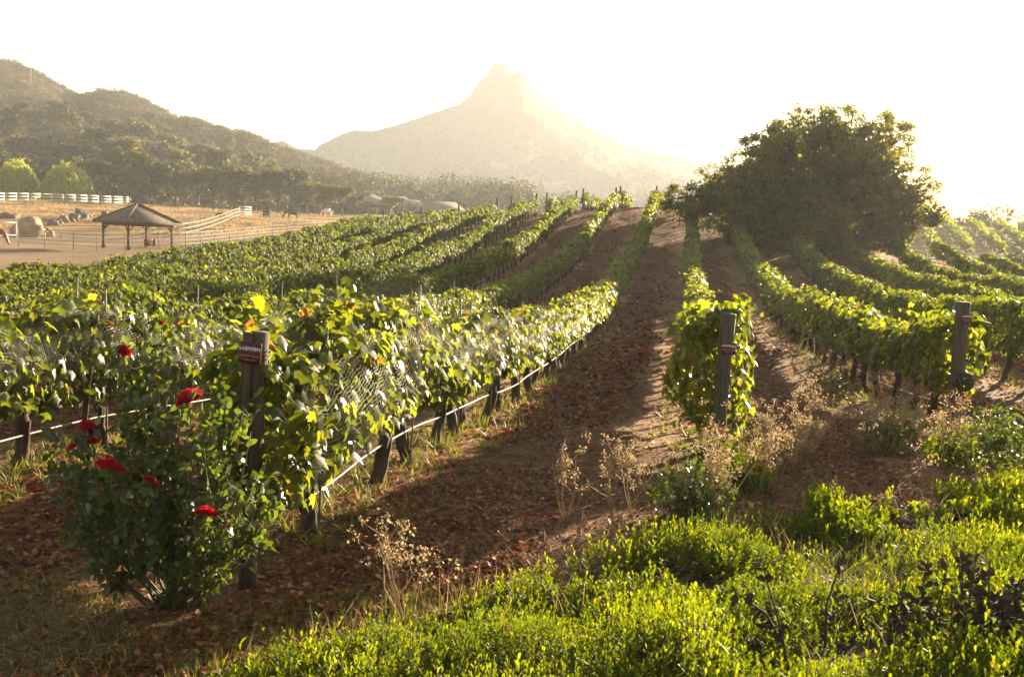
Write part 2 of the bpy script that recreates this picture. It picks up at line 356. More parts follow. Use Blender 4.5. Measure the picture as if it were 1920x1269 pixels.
# ---------------------------------------------------------------- hills and mountain
def ridge_field(skyline, Yf, Yr, Yb, pxa, pxb, ncol, nrow, shape, zfoot, rough, seed, warp=0):
    """height field whose crest follows the skyline at distance Yr; slopes in front and behind"""
    sk = np.array(skyline, float); px = np.linspace(pxa, pxb, ncol); py = np.interp(px, sk[:, 0], sk[:, 1])
    d = np.array([ray(a, b) for a, b in zip(px, py)])
    yf = Yf(px) if callable(Yf) else np.full(ncol, Yf); yr = Yr(px) if callable(Yr) else np.full(ncol, Yr)
    s = np.r_[np.linspace(0, 1, nrow), np.linspace(1, 2, nrow//3)[1:]]
    Y = np.where(s[:, None] <= 1, yf+(yr-yf)*s[:, None], yr+(Yb-yr)*(s[:, None]-1))
    X = d[:, 0][None]*Y; zr = CAMZ+d[:, 2]*yr
    prof = np.where(s <= 1, shape(np.minimum(s, 1)), np.cos(np.clip(s-1, 0, 1)*math.pi/2))[:, None]
    s1 = np.minimum(s, 1)[:, None]; ww = (1-s1)*(1 if warp else 0)
    sm = lambda q: sum(np.interp(q+o_, sk[:, 0], sk[:, 1]) for o_ in np.linspace(-110, 110, 9))/9
    pq = px[None]+ww*warp*fbm(px[None]/130+5, s[:, None]*3.0, seed+5, 4)
    mixf = np.clip((1-s1-(.3 if warp < 100 else 0))/.22, 0, 1)*(1 if warp else 0)
    pyq = np.interp(pq, sk[:, 0], sk[:, 1])*(1-mixf)+sm(pq)*mixf
    zr = zr[None]-(pyq-py[None])/FPX*yr[None]
    amp = (np.minimum(s, 1)*(1-np.minimum(s, 1))*4)[:, None]
    Z = zfoot+(zr-zfoot)*prof + rough*amp*fbm(X/ (rough*9), Y/(rough*9), seed, 5)
    return X, Y, Z, px, s
def field_obj(name, X, Y, Z, mat):
    r, c = X.shape; i = np.arange(r-1)[:, None]*c+np.arange(c-1)[None]
    me = np_mesh(name, np.c_[X.ravel(), Y.ravel(), Z.ravel()], [np.stack([i, i+1, i+c+1, i+c], -1).reshape(-1, 4)])
    return tag(link(name, me, mat, None, True), kind="structure")
HILL_SKY = [(-300, 90), (-100, 98), (0, 113), (40, 121), (70, 134), (108, 158), (140, 177), (165, 178), (190, 172), (225, 173), (262, 183), (325, 219), (365, 226), (400, 239), (440, 256), (475, 262), (500, 275), (540, 290), (600, 305), (680, 326), (740, 345), (820, 380), (900, 400)]
hyf = lambda p: np.interp(p, [-300, 0, 300, 600, 900], [215, 205, 205, 225, 260]); hyr = lambda p: np.interp(p, [-300, 0, 300, 600, 900], [520, 520, 470, 400, 360])
hX, hY, hZ, hpx, hs = ridge_field(HILL_SKY, hyf, hyr, 800, -300, 900, 220, 90, lambda s: s**1.05*(1-.0*s), 2.4, 5.5, 21, 40)
def hill_mat(name, a, b, sc):
    m, t, o = mat_base(name)
    g = node(t, "ShaderNodeNewGeometry"); n = node(t, "ShaderNodeTexNoise", i_Scale=sc, i_Detail=8.0, i_Roughness=.7); t.links.new(g.outputs["Position"], n.inputs["Vector"])
    r = ramp(t, n.outputs[0], [(.35, a), (.65, b)]); bs = node(t, "ShaderNodeBsdfPrincipled", i_Roughness=.95); bs.inputs["Specular IOR Level"].default_value = .1
    t.links.new(r.outputs[0], bs.inputs["Base Color"]); bp = node(t, "ShaderNodeBump", i_Strength=1.0, i_Distance=.3/sc); t.links.new(n.outputs[0], bp.inputs["Height"]); t.links.new(bp.outputs[0], bs.inputs["Normal"])
    t.links.new(bs.outputs[0], o.inputs[0]); return m
field_obj("wooded_hill", hX, hY, hZ, hill_mat("hill_soil", (.07, .055, .028), (.17, .12, .06), .05))
def hill_hit(px, py):
    """where a pixel's ray meets the hill (nearest column)"""
    c = int(np.clip(np.argmin(abs(hpx-px)), 0, len(hpx)-1)); d = ray(px, py); n = int((hs <= 1).sum())
    f = CAMZ+d[2]*hY[:n, c]-hZ[:n, c]
    i = np.where(f < 0)[0]; i = i[0] if len(i) else n-1
    return np.array([d[0]*hY[i, c], hY[i, c], hZ[i, c]])
MT_SKY = [(380, 330), (500, 270), (530, 264), (560, 279), (590, 282), (600, 272), (640, 252), (665, 244), (700, 246), (750, 233), (800, 216), (860, 196), (880, 181), (893, 160), (905, 146), (917, 138), (921, 124), (935, 118), (950, 123), (957, 137), (963, 141), (970, 133), (984, 139), (992, 151), (1000, 165), (1020, 186), (1050, 206), (1100, 236), (1150, 260), (1200, 280), (1300, 302), (1420, 330), (1600, 380), (1700, 420)]
mX, mY, mZ, mpx, ms = ridge_field(MT_SKY, 480, lambda p: 1150+0*p, 1450, 380, 1700, 360, 110, lambda s: .35*s+.65*s**2.2, 3, 13, 33, 130)
field_obj("mountain", mX, mY, mZ, hill_mat("mountain_soil", (.045, .045, .03), (.09, .08, .05), .03))

# ---------------------------------------------------------------- haze
hb = MB().box((-157.5, 755, 98), (920, 1690, 212)).build("haze", None)
tag(hb, kind="stuff")
m, t, o = mat_base("haze"); pv = node(t, "ShaderNodeVolumePrincipled"); pv.inputs["Color"].default_value = HAZE_COL; pv.inputs["Density"].default_value = HAZE_D; pv.inputs["Anisotropy"].default_value = HAZE_G
t.links.new(pv.outputs[0], o.inputs["Volume"]); hb.data.materials.append(m)

# ---------------------------------------------------------------- vine rows
def row_profile(k, Y):
    """half width, top height, bottom height of the canopy along the row"""
    top = 1.40+.13*smooth_noise(Y*.8, k)+.10*smooth_noise(Y*2.3, k+40); hw = .30+.07*smooth_noise(Y*.9, k+80)+.05*smooth_noise(Y*2.9, k+60); bot = .57+.10*smooth_noise(Y*1.1, k+120)
    if k == 1:
        top = top+np.exp(-((Y-7.5)/.55)**2)*.30+np.exp(-((Y-6.5)/.3)**2)*.12; hw = hw+.12*np.exp(-((Y-7.2)/1.5)**2); bot = bot-.12*np.exp(-((Y-6.9)/.5)**2)
    if k == 0: top = top-.08
    if k < 0: hw = hw*.86; top = top-.04
    if k == 2: hw = hw+.10*np.exp(-((Y-10.6)/1.6)**2); bot = bot-.40*np.exp(-((Y-10.5)/1.2)**2)+.24*np.exp(-((Y-15.5)/3.5)**2); top = top+.06*np.exp(-((Y-10.6)/.6)**2)
    if k == 3: hw = hw+.05; bot = bot-.02+.22*np.exp(-((Y-17.5)/3.5)**2); top = top+.06*np.exp(-((Y-13)/2)**2)
    return hw, top, bot
def canopy(k, Ya, Yb, size, cover, tpl, simple_shell=False):
    L = (Yb-Ya)*math.sqrt(1+ROW_T**2); n = int(L*3.0*cover/size**2)
    Y = rng.uniform(Ya, Yb, n); hw, top, bot = row_profile(k, Y)
    # rounded ends
    e = np.clip(np.minimum(Y-Ya_row[k]+.12, Yb_row[k]-Y+.12)/.35, .15, 1)**.5
    hw = hw*e
    a = rng.uniform(0, 1, n)   # position round the section: side, top, side
    hgt = top-bot; per = 2*hgt+1.6*hw; q = a*per
    left = q < hgt; right = q > per-hgt
    v = np.where(left, q/hgt, np.where(right, (per-q)/hgt, 1.0)); u = np.where(left, -1., np.where(right, 1., (q-hgt)/(per-2*hgt)*2-1))
    bulge = np.sin(np.clip(v, 0, 1)*math.pi*.85+.25)**.6
    off = u*hw*np.where(left | right, bulge, 1.0)
    dep = np.abs(rng.normal(0, .09, n))*(rng.random(n) < .8)-rng.uniform(0, .10, n)*(rng.random(n) < .35)
    lump = .075*noise2(Y*2.0, v*3+u*5, k+7)+.06*noise2(Y*4.6, v*6+u*3, k+17)
    if k == 2: off = off-.17*np.exp(-((Y-10.5)/1.8)**2)*np.clip(v*1.4, .25, 1)
    off = off-np.where(left | right, u, 0)*dep+np.where(left | right, u, 0)*lump
    z = bot+hgt*v-np.where(left | right, 0, dep*.9-lump-.03*(1-u*u))
    off = np.where(rng.random(n) < .22, off*rng.uniform(0, .6, n), off)   # leaves inside the hedge
    x0 = row_x(k, Y); nx_, ny_ = math.cos(math.atan(ROW_T)), -math.sin(math.atan(ROW_T))
    P = np.c_[x0+off*nx_, Y+off*ny_, H(x0, Y)+z]
    if k in (1, 2, 3):   # the post stands free at the row end
        pb = {1: (-1.66, 6.28, .014), 2: (2.22, 10.3, .028), 3: (5.7, 12.5, .03)}[k]; hz = P[:, 2]
        ok = ~((abs(P[:, 0]-pb[0]-pb[2]*hz-.0) < (.085 if k == 1 else .12)) & (P[:, 1] < pb[1]+.12) & (hz < 1.62)); P, u, left, right, Y, n = P[ok], u[ok], left[ok], right[ok], Y[ok], int(ok.sum())
    out = np.c_[u*nx_, u*ny_, np.where(left | right, .25, 1.0)]
    nrm = norm(out)*.9+rdir(n)*.75; tip = np.c_[out[:, 0]*.35, out[:, 1]*.35, np.full(n, -1.)]+rdir(n)*.6
    sc = size*rng.uniform(.7, 1.3, n)
    return scatter(tpl[0], tpl[1], P, frames(nrm, tip), sc)
def shoots(k, spots, n=26, ln=.35):
    """loose shoots standing above the canopy"""
    mb = MB()
    for Y, h in spots:
        x = float(row_x(k, Y)); b = np.array([x, Y, float(H(x, Y))+1.45]); t_ = b+np.array([rng.normal(0, .1), rng.normal(0, .1), h])
        s = np.linspace(0, 1, n)[:, None]; P = b+(t_-b)*s+rng.normal(0, .05, (n, 3))
        V, F = scatter(GRAPE[0], GRAPE[1], P, frames(rdir(n)+np.array([.3, -.3, .5]), rdir(n)+np.array([0, 0, -.4])), rng.uniform(.06, .13, n)); mb.add(V, F)
    return mb
def make_trunk(seed):
    r = np.random.default_rng(seed); z = np.linspace(-.05, .72, 9); w_ = np.cumsum(r.normal(0, .018, (9, 2)), 0)
    mb = MB(); rad = np.interp(z, [-.05, .05, .3, .72], [.085, .068, .05, .055])*r.uniform(.85, 1.15, 9)
    mb.tube(np.c_[w_, z], rad, 9)
    for s in (-1, 1):
        y = np.linspace(0, .45, 5)*s; mb.tube(np.c_[w_[-1, 0]+r.normal(0, .012, 5), w_[-1, 1]+y, .68+.06*np.abs(y)], np.linspace(.04, .018, 5), 6)
    for i in range(4):
        a = r.uniform(0, 6.28); mb.tube(np.c_[w_[:6, 0]+.05*np.cos(a+z[:6]*3), w_[:6, 1]+.05*np.sin(a+z[:6]*3), z[:6]], .022, 5)
    me = np_mesh("trunk", np.vstack(mb.V), [np.vstack(mb.F3), np.vstack(mb.F4)]); me.materials.append(M_BARK); me.polygons.foreach_set("use_smooth", np.ones(len(me.polygons), bool)); return me
TRUNKS = [make_trunk(s) for s in range(7)]
_sb = MB().tube([(0, 0, 0), (0, 0, .9), (0, 0, 1.78)], .011, 6); STAKE = np_mesh("stake", np.vstack(_sb.V), [np.vstack(_sb.F3), np.vstack(_sb.F4)]); STAKE.materials.append(M_STAKE)
Ya_row, Yb_row = {}, {}
for k in range(-6, 9):
    c = -(float(row_x(k, 0)))
    Ya_row[k] = {1: 6.18, 2: 10.3, 3: 12.55}.get(k, (c/.6854-3.2) if k < 1 else {4: 15.5, 5: 22, 6: 30, 7: 40, 8: 47}.get(k))
    Yb_row[k] = {2: 77, 3: 64, 4: 62, 5: 61, 6: 63, 7: 65, 8: 65}.get(k, 79+.6*(1-k)*.4)
ROW_LABEL = {
    1: "netted vine row starting at the signed post behind the red roses",
    2: "vine row whose leafy end wraps the leaning signed post beside the wide dirt aisle",
    3: "vine row ending at the hazy signed post above the weeds",
    0: "netted vine row along the left edge, directly behind the rose bush",
    -1: "dark shaded vine row just beyond the two netted rows",
    -2: "vine row second beyond the two netted rows on the slope", -3: "vine row third beyond the two netted rows on the slope",
    -4: "vine row fourth beyond the two netted rows, bright along its side", -5: "vine row next to the outermost one by the dirt paddock",
    -6: "outermost vine row bordering the dirt paddock and gazebo",
    4: "vine row second right of the aisle row, climbing to the big oak", 5: "vine row third right of the aisle row, ending under the middle of the oak",
    6: "vine row ending under the right edge of the big oak", 7: "short vine row just right of the oak with a dark open end", 8: "last short vine row at the right edge near the white rail"}
ROWS = {}
for k in range(-6, 9):
    a, b = Ya_row[k], Yb_row[k]; near = {0: 21, 1: 22, 2: 24, 3: 24}.get(k, a)
    r = thing("vine_row", ROW_LABEL[k], "vine row", (0, 0, 0), 0, "vine rows on the slope"); ROWS[k] = r
    mb = MB()
    if near > a: mb.add(*canopy(k, a, near, .105, 3.0, GRAPE))
    c1 = max(near, min(30, b)); segs = [(near, c1, .095, 2.5), (c1, max(c1, min(50, b)), .125, 2.4), (max(c1, min(50, b)), b, .155, 2.4)]
    for y0, y1, s_, cv in segs:
        if y1 > y0: mb.add(*canopy(k, y0, y1, s_, cv, SIMPLE))
    if k == 1:
        sh = shoots(1, [(6.7, .32), (7.35, .4), (7.6, .45), (7.9, .34), (6.45, .25), (8.4, .2), (9.3, .15)]); 
        for V_, F_ in ((np.vstack(sh.V), [np.vstack(sh.F3)]),): mb.add(V_, F_)
    if k == 2:
        sh = shoots(2, [(10.5, .3), (10.75, .25), (10.6, .2), (11.6, .2)]); mb.add(np.vstack(sh.V), [np.vstack(sh.F3)])
    ns = int((min(b, 58)-a)*(1.5 if k >= 0 else .6)); sy = rng.uniform(a, min(b, 58), ns); m_ = 9; st_ = np.tile(np.linspace(0, 1, m_), ns); sY = np.repeat(sy, m_); hw, tp_, bt_ = row_profile(k, sY)
    dx = np.repeat(rng.normal(0, .22, ns), m_); dy = np.repeat(rng.normal(0, .2, ns), m_); up = np.repeat(rng.uniform(.04, .20 if k in (0, 1) else .28, ns), m_); x0 = row_x(k, sY)
    Pq = np.c_[x0+dx*(.3+st_)+rng.normal(0, .02, len(sY)), sY+dy*st_, H(x0, sY)+tp_-.08+up*st_*(1.6-st_)*1.6]
    mb.add(*scatter(SIMPLE[0], SIMPLE[1], Pq, frames(rdir(len(sY))+np.array([0, 0, .5]), rdir(len(sY))+np.array([0, 0, -.3])), (.12-.06*st_)*rng.uniform(.7, 1.2, len(sY))*(1 if k in (0, 1, 2, 3) else 1.1)))
    mb.build("canopy", M_VINE if near > a else M_VINEFAR, r)
    if -3 <= k <= 4:
        ys = np.arange(a+.95, b, 1.25)[:96]
        if k == 1: ys = np.r_[7.4, 9.0, 9.9, 11.2, 12.0, 12.8, np.arange(14.0, b, 1.25)]
        for i, y in enumerate(ys):
            x = float(row_x(k, y)); z = float(Hn(x, y))
            o = bpy.data.objects.new("trunk", TRUNKS[i % 7]); COL.objects.link(o); o.parent = r
            o.location = (x+random.uniform(-.04, .04), y, z); o.rotation_euler = (random.uniform(-.1, .1), random.uniform(-.12, .12), -math.atan(ROW_T)+random.choice((0, math.pi))+random.uniform(-.2, .2))
            if i % (2 if k == 1 else 3) == 0 and k in (-1, 0, 1, 2, 3) and y < 60:
                o = bpy.data.objects.new("stake", STAKE); COL.objects.link(o); o.parent = r; o.location = (x+.08, y-.12, z-.03); o.rotation_euler = (random.uniform(-.03, .03), random.uniform(-.03, .03), 0); o.scale = (1, 1, random.uniform(.9, 1.05))
# rows beyond the crest
for i, (k, a, b) in enumerate(((1, 84, 93), (0, 85, 97), (-1, 86, 100), (-2, 87, 102), (-3, 88, 100))):
    Ya_row[k], Yb_row[k] = a, b
    o = thing("vine_row", ["short vine row beyond the crest behind the tallest row tip", "short vine row beyond the crest, right of the paired posts", "short vine row past the crest behind a lone dark post", "short vine row past the crest with gaps under its leaves", "short vine row past the crest nearest the barns"][i], "vine row", group="short vine rows beyond the crest")
    mb = MB(); mb.add(*canopy(k, a, b, .24, 2.2, SIMPLE)); mb.build("canopy", M_VINEFAR, o)
    for y in np.arange(a+.5, b, 1.4):
        x = float(row_x(k, y)); q = bpy.data.objects.new("trunk", TRUNKS[int(y*7) % 7]); COL.objects.link(q); q.parent = o; q.location = (x, y, float(H(x, y)))
# crest posts
for i, (k, y) in enumerate(((1, 79.3), (0, 79.8), (0, 84.6), (-1, 80.2), (-1, 85.5), (-2, 80.5), (-2, 86.4), (-3, 81), (-3, 87.3), (-4, 81.5), (-5, 82), (-6, 82.4))):
    x = float(row_x(k, y)); mb = MB().tube([(0, 0, -.1), (0, 0, 1), (random.uniform(-.03, .03), 0, 1.85)], .075, 8); o = mb.build("trellis_post", M_POST); o.location = (x, y, float(H(x, y)))
    tag(o, "weathered wooden post at the crest end of a vine row", "post", "wooden posts along the hill crest")
# hoses
for k, lab in ((1, "pale irrigation hose strung under the netted row by the dirt aisle"), (0, "pale irrigation hose strung under the netted row behind the roses"), (-1, "pale irrigation hose under the vine row beyond the netted rows"), (3, "pale irrigation hose under the vine row above the weeds"), (5, "pale irrigation hose climbing the slope under the big oak")):
    Y = np.arange({1: 6.9, 0: 4.9, -1: 10, 3: 13, 5: 24}[k], {1: 60, 0: 60, -1: 75, 3: 50, 5: 61}[k], .5); x = row_x(k, Y)+.05
    o = MB().tube(np.c_[x, Y, H(x, Y)+.34+.025*smooth_noise(Y*.8, k)], .010 if k > -1 else .016, 6).build("drip_hose", M_HOSE, None, True); tag(o, lab, "irrigation hose", "irrigation hoses under the vine rows")
o = MB().box((0, 0, .7), (.05, .05, 1.4)).build("wooden_stake", M_POST); yy = 9.6; xx = float(row_x(0, yy))+.1; o.location = (xx, yy, float(H(xx, yy))); o.rotation_euler = (.02, .10, .3); tag(o, "slim wooden stake standing against the netted row at the left edge", "stake")
# nets
def net_mat():
    m, t, o = mat_base("bird_net"); L = t.links.new
    uv = node(t, "ShaderNodeUVMap", uv_map="UVMap"); sp = node(t, "ShaderNodeSeparateXYZ"); L(uv.outputs[0], sp.inputs[0])
    nz = node(t, "ShaderNodeTexNoise", i_Scale=5.0, i_Detail=2.0); L(uv.outputs[0], nz.inputs["Vector"])
    def line(out, pitch, wid, amp):
        a = node(t, "ShaderNodeMath", operation='MULTIPLY_ADD'); L(nz.outputs[0], a.inputs[0]); a.inputs[1].default_value = amp; L(out, a.inputs[2])
        b = node(t, "ShaderNodeMath", operation='DIVIDE'); L(a.outputs[0], b.inputs[0]); b.inputs[1].default_value = pitch
        c = node(t, "ShaderNodeMath", operation='FRACT'); L(b.outputs[0], c.inputs[0])
        d = node(t, "ShaderNodeMath", operation='LESS_THAN'); L(c.outputs[0], d.inputs[0]); d.inputs[1].default_value = wid; return d.outputs[0]
    h = line(sp.outputs[1], .026, .055, .10); v = line(sp.outputs[0], .06, .018, .05)
    mx = node(t, "ShaderNodeMath", operation='MAXIMUM'); L(h, mx.inputs[0]); L(v, mx.inputs[1])
    b = node(t, "ShaderNodeBsdfPrincipled", i_Roughness=.5); b.inputs["Base Color"].default_value = (.13, .115, .085, 1)
    tl = node(t, "ShaderNodeBsdfTranslucent"); tl.inputs[0].default_value = (.15, .13, .09, 1); m2 = node(t, "ShaderNodeMixShader", i_0=.5); L(b.outputs[0], m2.inputs[1]); L(tl.outputs[0], m2.inputs[2])
    tr = node(t, "ShaderNodeBsdfTransparent"); ms = node(t, "ShaderNodeMixShader"); L(mx.outputs[0], ms.inputs[0]); L(tr.outputs[0], ms.inputs[1]); L(m2.outputs[0], ms.inputs[2]); L(ms.outputs[0], o.inputs[0]); return m
M_NET = net_mat()
def net(k, Ya, Yb, label, tents, endcap):
    Y = np.arange(Ya, Yb, .09); hw, top, bot = row_profile(k, Y); n = 23; a = np.linspace(-1, 1, n)
    hem = bot-.04+.12*smooth_noise(Y*.85, k+33)
    if endcap:
        hem = hem-.22*np.exp(-((Y-Ya)/.35)**2)
    for ty, th in tents: top = top+th*np.exp(-np.abs(Y-ty)/.45)
    hw = hw+.11; top = top+.07
    # section: sides from hem to shoulder then over the top
    sec = []
    for q in a:
        s = abs(q)
        if s > .28:
            v = (1-s)/.72; bul = np.sin(np.clip(v, 0, 1)*math.pi*.85+.25)**.6
            off = np.sign(q)*hw*(bul*.92+.08)*(.55+.45*min(1, v*4)); z = hem+(top-.1-hem)*v
        else: off = q/.28*hw*.8; z = top-.1+.12*(1-(s/.28)**2)
        lump = .035*noise2(Y*2.2, np.full_like(Y, q*4), k+70)
        sec.append((off+np.sign(q)*lump, z+lump*(s < .28)))
    off = np.array([s[0] for s in sec]).T; z = np.array([s[1] for s in sec]).T
    th = math.atan(ROW_T); x0 = row_x(k, Y)[:, None]
    P = np.stack([x0+off*math.cos(th), Y[:, None]-off*math.sin(th), H(x0, Y[:, None])+z], -1); m_ = len(Y)
    i = np.arange(m_-1)[:, None]*n+np.arange(n-1)[None]; F = np.stack([i, i+1, i+n+1, i+n], -1).reshape(-1, 4)
    me = np_mesh("bird_net", P.reshape(-1, 3), [F])
    per = np.concatenate([np.zeros((m_, 1)), np.cumsum(np.linalg.norm(np.diff(P, axis=1), axis=2), 1)], 1).ravel(); al = np.repeat(Y, n)
    uvl = me.uv_layers.new(name="UVMap"); li = F.ravel(); uvl.data.foreach_set("uv", np.c_[al[li], per[li]].astype(np.float32).ravel())
    o = link("bird_net", me, M_NET, None, True); return tag(o, label, "bird net", "bird nets over the front rows")
for k in (-3, -2, -1, 0, 1):
    Ya_row[k] = 6.35 if k == 1 else -float(row_x(k, 0))/.6854-3.2; 
net(1, 6.4, 24, "pale bird net draped over the row along the dirt aisle", [(8.3, .1), (9.4, .2), (12.2, .16), (14.6, .12), (16, .1)], True)
net(0, Ya_row[0]+.1, 20, "pale bird net draped over the row behind the rose bush", [(9.2, .05), (11.5, .12), (13.6, .2)], False)

# ---------------------------------------------------------------- signed end posts
def text_mesh(s, size):
    cu = bpy.data.curves.new("t", 'FONT'); cu.body = s; cu.size = size; cu.align_x = 'CENTER'; cu.align_y = 'CENTER'; cu.extrude = .0015; cu.resolution_u = 3
    ob = bpy.data.objects.new("t", cu); COL.objects.link(ob); bpy.context.view_layer.update()
    me = bpy.data.meshes.new_from_object(ob.evaluated_get(bpy.context.evaluated_depsgraph_get())); bpy.data.objects.remove(ob); bpy.data.curves.remove(cu); return me
def end_post(base, top, rad, label, code, sign_h, sw, sh_, yaw, tilt=0, extra=False):
    b = np.array(base); r = thing("end_post", label, "sign post", tuple(b), 0, "signed wooden end posts"); t_ = np.array(top)-b
    pts = [t_*s+np.array([0, 0, -.15*(s == 0)]) for s in np.linspace(0, 1, 8)]
    mb = MB().tube(pts, np.full(8, rad)*(1+.05*np.sin(np.arange(8)*2.1)), 14); mb.build("post", M_POST, r)
    if extra:
        q = MB(); q.box(t_*.70+np.array([-.058, -.058, .0]), (.055, .05, t_[2]*.60), Matrix.Rotation(-math.atan2(t_[0], t_[2])*-1, 3, 'Y')); q.build("stake", M_POST, r)
    for s, rr in ((.90, 1.12), (.915, 1.1), (.93, 1.13), (.19, 1.2), (.2, 1.16)) if extra else ((.12, 1.1), (.6, 1.06)):
        a = np.linspace(0, 6.283, 20); c = t_*s; wr = MB(); wr.tube(np.c_[c[0]+rad*rr*np.cos(a), c[1]+rad*rr*np.sin(a), c[2]+.01*np.sin(a)], .005, 5, False); wr.build("wire_wrap", M_WIRE, r)
    c = t_*sign_h; c = Vector((c[0], c[1], c[2]))+Matrix.Rotation(yaw, 3, 'Z')@Vector((-.02 if extra else 0, -rad-(.052 if extra else .012), 0))
    pl = MB(); a = np.linspace(0, 2*math.pi, 25)[:-1]; rc = .008
    ox = np.sign(np.cos(a))*(sw/2-rc)+rc*np.cos(a); oz = np.sign(np.sin(a)+1e-9)*(sh_/2-rc)+rc*np.sin(a); m_ = len(a)
    V = np.r_[np.c_[ox, np.full(m_, -.004), oz], np.c_[ox, np.full(m_, .004), oz], [(0, -.004, 0), (0, .004, 0)]]; j = np.arange(m_); j2 = (j+1) % m_
    pl.add(V, [np.stack([j, j2, j2+m_, j+m_], 1), np.stack([np.full(m_, 2*m_), j2, j], 1), np.stack([np.full(m_, 2*m_+1), j+m_, j2+m_], 1)])
    p = pl.build("sign_plate", M_SIGN, r); p.location = c; p.rotation_euler = (0, tilt, yaw)
    for txt, size, dz, mt in ((code, sw*.235, sh_*.20, M_LETTER), ("Saddlerock Ranch", sw*.12, -sh_*.12, M_LETTER2), ("malibu, calif", sw*.115, -sh_*.30, M_LETTER2)):
        me = text_mesh(txt, size); l = link("lettering", me, mt, p); l.location = (0, -.0075, dz); l.rotation_euler = (math.pi/2, 0, 0)
        wd = max(l.dimensions.x, 1e-4); mxw = sw*.93 if mt is M_LETTER else sw*.85
        me.transform(Matrix.Diagonal((mxw/max(v.co.x for v in me.vertices)/2 if mt is M_LETTER else 1, 1, 1, 1)))
    return r
P1b = np.array([-1.66, 6.28, 0.]); P1t = at(488, 622, 6.28)
end_post(P1b, P1t, .056, "square topped weathered post with 6A8M98N sign beside the red roses", "6A8M98N", .925, .145, .135, math.radians(-6), math.radians(4), True)
P2b = np.array([2.2, 10.3, 0.]); P2t = at(1366, 588, 10.3)
end_post(P2b, P2t, .078, "leaning round grey post with maroon sign at the leafy row end beside the aisle", "6A7M98N", .78, .155, .125, math.radians(8), math.radians(5))
P3b = np.array([5.66, 12.5, 0.]); P3t = at(1806, 566, 12.5)
end_post(P3b, P3t, .085, "hazy grey post with small maroon sign above the weeds on the right", "6A6M98N", .885, .15, .115, math.radians(14))
# hanging dark clump of wire on the third post
c3 = at(1808, 716, 12.4); mb = MB()
for i in range(9):
    a = np.linspace(0, 6.283, 16); ax = rng.normal(size=3); ax /= np.linalg.norm(ax); e1 = np.cross(ax, [0, 0, 1.]); e1 /= np.linalg.norm(e1); e2 = np.cross(ax, e1)
    mb.tube(c3+.11*np.cos(a)[:, None]*e1+.11*np.sin(a)[:, None]*e2, .016, 5, False)
tag(mb.build("net_bundle", M_WIRE), "dark bundle of rolled net hanging at the hazy signed post", "net bundle")

# ---------------------------------------------------------------- crowns and trees
def blob_leaves(c, r, n, size, tpl=KITE, squash=(1, 1, 1), shell=.25, droop=0.):
    d = rdir(n); rr = r*(1-np.abs(rng.normal(0, shell, n))).clip(.1)
    lump = 1+.18*fbm(d[:, 0]*2.2+c[0], d[:, 1]*2.2+d[:, 2]*1.7+c[1], 11, 3)
    P = c+d*(rr*lump)[:, None]*np.array(squash)
    return scatter(tpl[0], tpl[1], P, frames(d*.7+rdir(n)+np.array([0, 0, .25]), rdir(n)+np.array([0, 0, -droop])), size*rng.uniform(.6, 1.4, n))
def far_tree(seed, h, w_, n, leaf, trunk=True, thin=1.0):
    """crown mesh and trunk mesh of one distant oak, base at the origin"""
    global rng
    keep = rng; rng = np.random.default_rng(seed)
    cr = MB(); tk = MB(); nb = rng.integers(6, 10)
    base = h*.36 if trunk else h*.06
    tk.tube([(0, 0, -.4), (.1, 0, base), (.2, .1, h*.6)], [h*.035, h*.026, h*.012], 7)
    for i in range(nb):
        a = rng.uniform(0, 6.28); q = rng.uniform(.1, .62)*w_; z = base+(h-base)*rng.uniform(.28, .8)
        if i == 0: q = 0; z = h*.72
        r = rng.uniform(.22, .36)*w_; z = min(z, h-r*.8)
        c = np.array([q*math.cos(a)*.8, q*math.sin(a)*.8, z])
        tk.tube([(0.05, 0, base*.8), tuple(c*.5+np.array([0, 0, base*.4])), tuple(c)], [h*.018, h*.012, h*.006], 5)
        for j in range(9):
            cc = c+rdir(1)[0]*r*.8*np.array([1, 1, .75]); cr.add(*blob_leaves(cc, r*.42, n//(nb*9), leaf, KITE, (1, 1, .8), .45))
    rng = keep
    f = lambda mb, nm, mt: (lambda me: (me.materials.append(mt), me)[1])(np_mesh(nm, np.vstack(mb.V), [np.vstack(x) for x in (mb.F3, mb.F4) if x]))
    return f(cr, "crown", M_HILLTREE), f(tk, "trunk", M_OAKBARK)
FOOT = [far_tree(100+i, 10, 5.2, 4200, .40) for i in range(4)]
SLOPE = [far_tree(200+i, 8, 5.0, 2600, .52, False)[0] for i in range(5)]
# oaks along the foot of the hill: trunks can be told apart
foot_px = [(150, 392), (205, 388), (262, 386), (300, 390), (330, 384), (372, 394), (400, 389), (440, 398), (478, 400), (520, 400), (548, 404), (575, 402), (608, 406), (640, 408)]
for i, (px, py) in enumerate(foot_px):
    Y = 198+ (i*37 % 17); d = ray(px, py); x = d[0]*Y; z = float(H(x, Y)); cr, tk = FOOT[i % 4]
    o = thing("oak_tree", "olive green oak with pale bare trunk at the foot of the wooded hill", "tree", (x, Y, z-.2), random.uniform(0, 6.28), "oaks along the foot of the hill")
    s = random.uniform(.8, 1.1) if px < 560 else random.uniform(.6, .85); o.scale = (s*1.1, s*1.1, s)
    for me_, nm in ((cr, "crown"), (tk, "trunk")):
        c = bpy.data.objects.new(nm, me_); COL.objects.link(c); c.parent = o
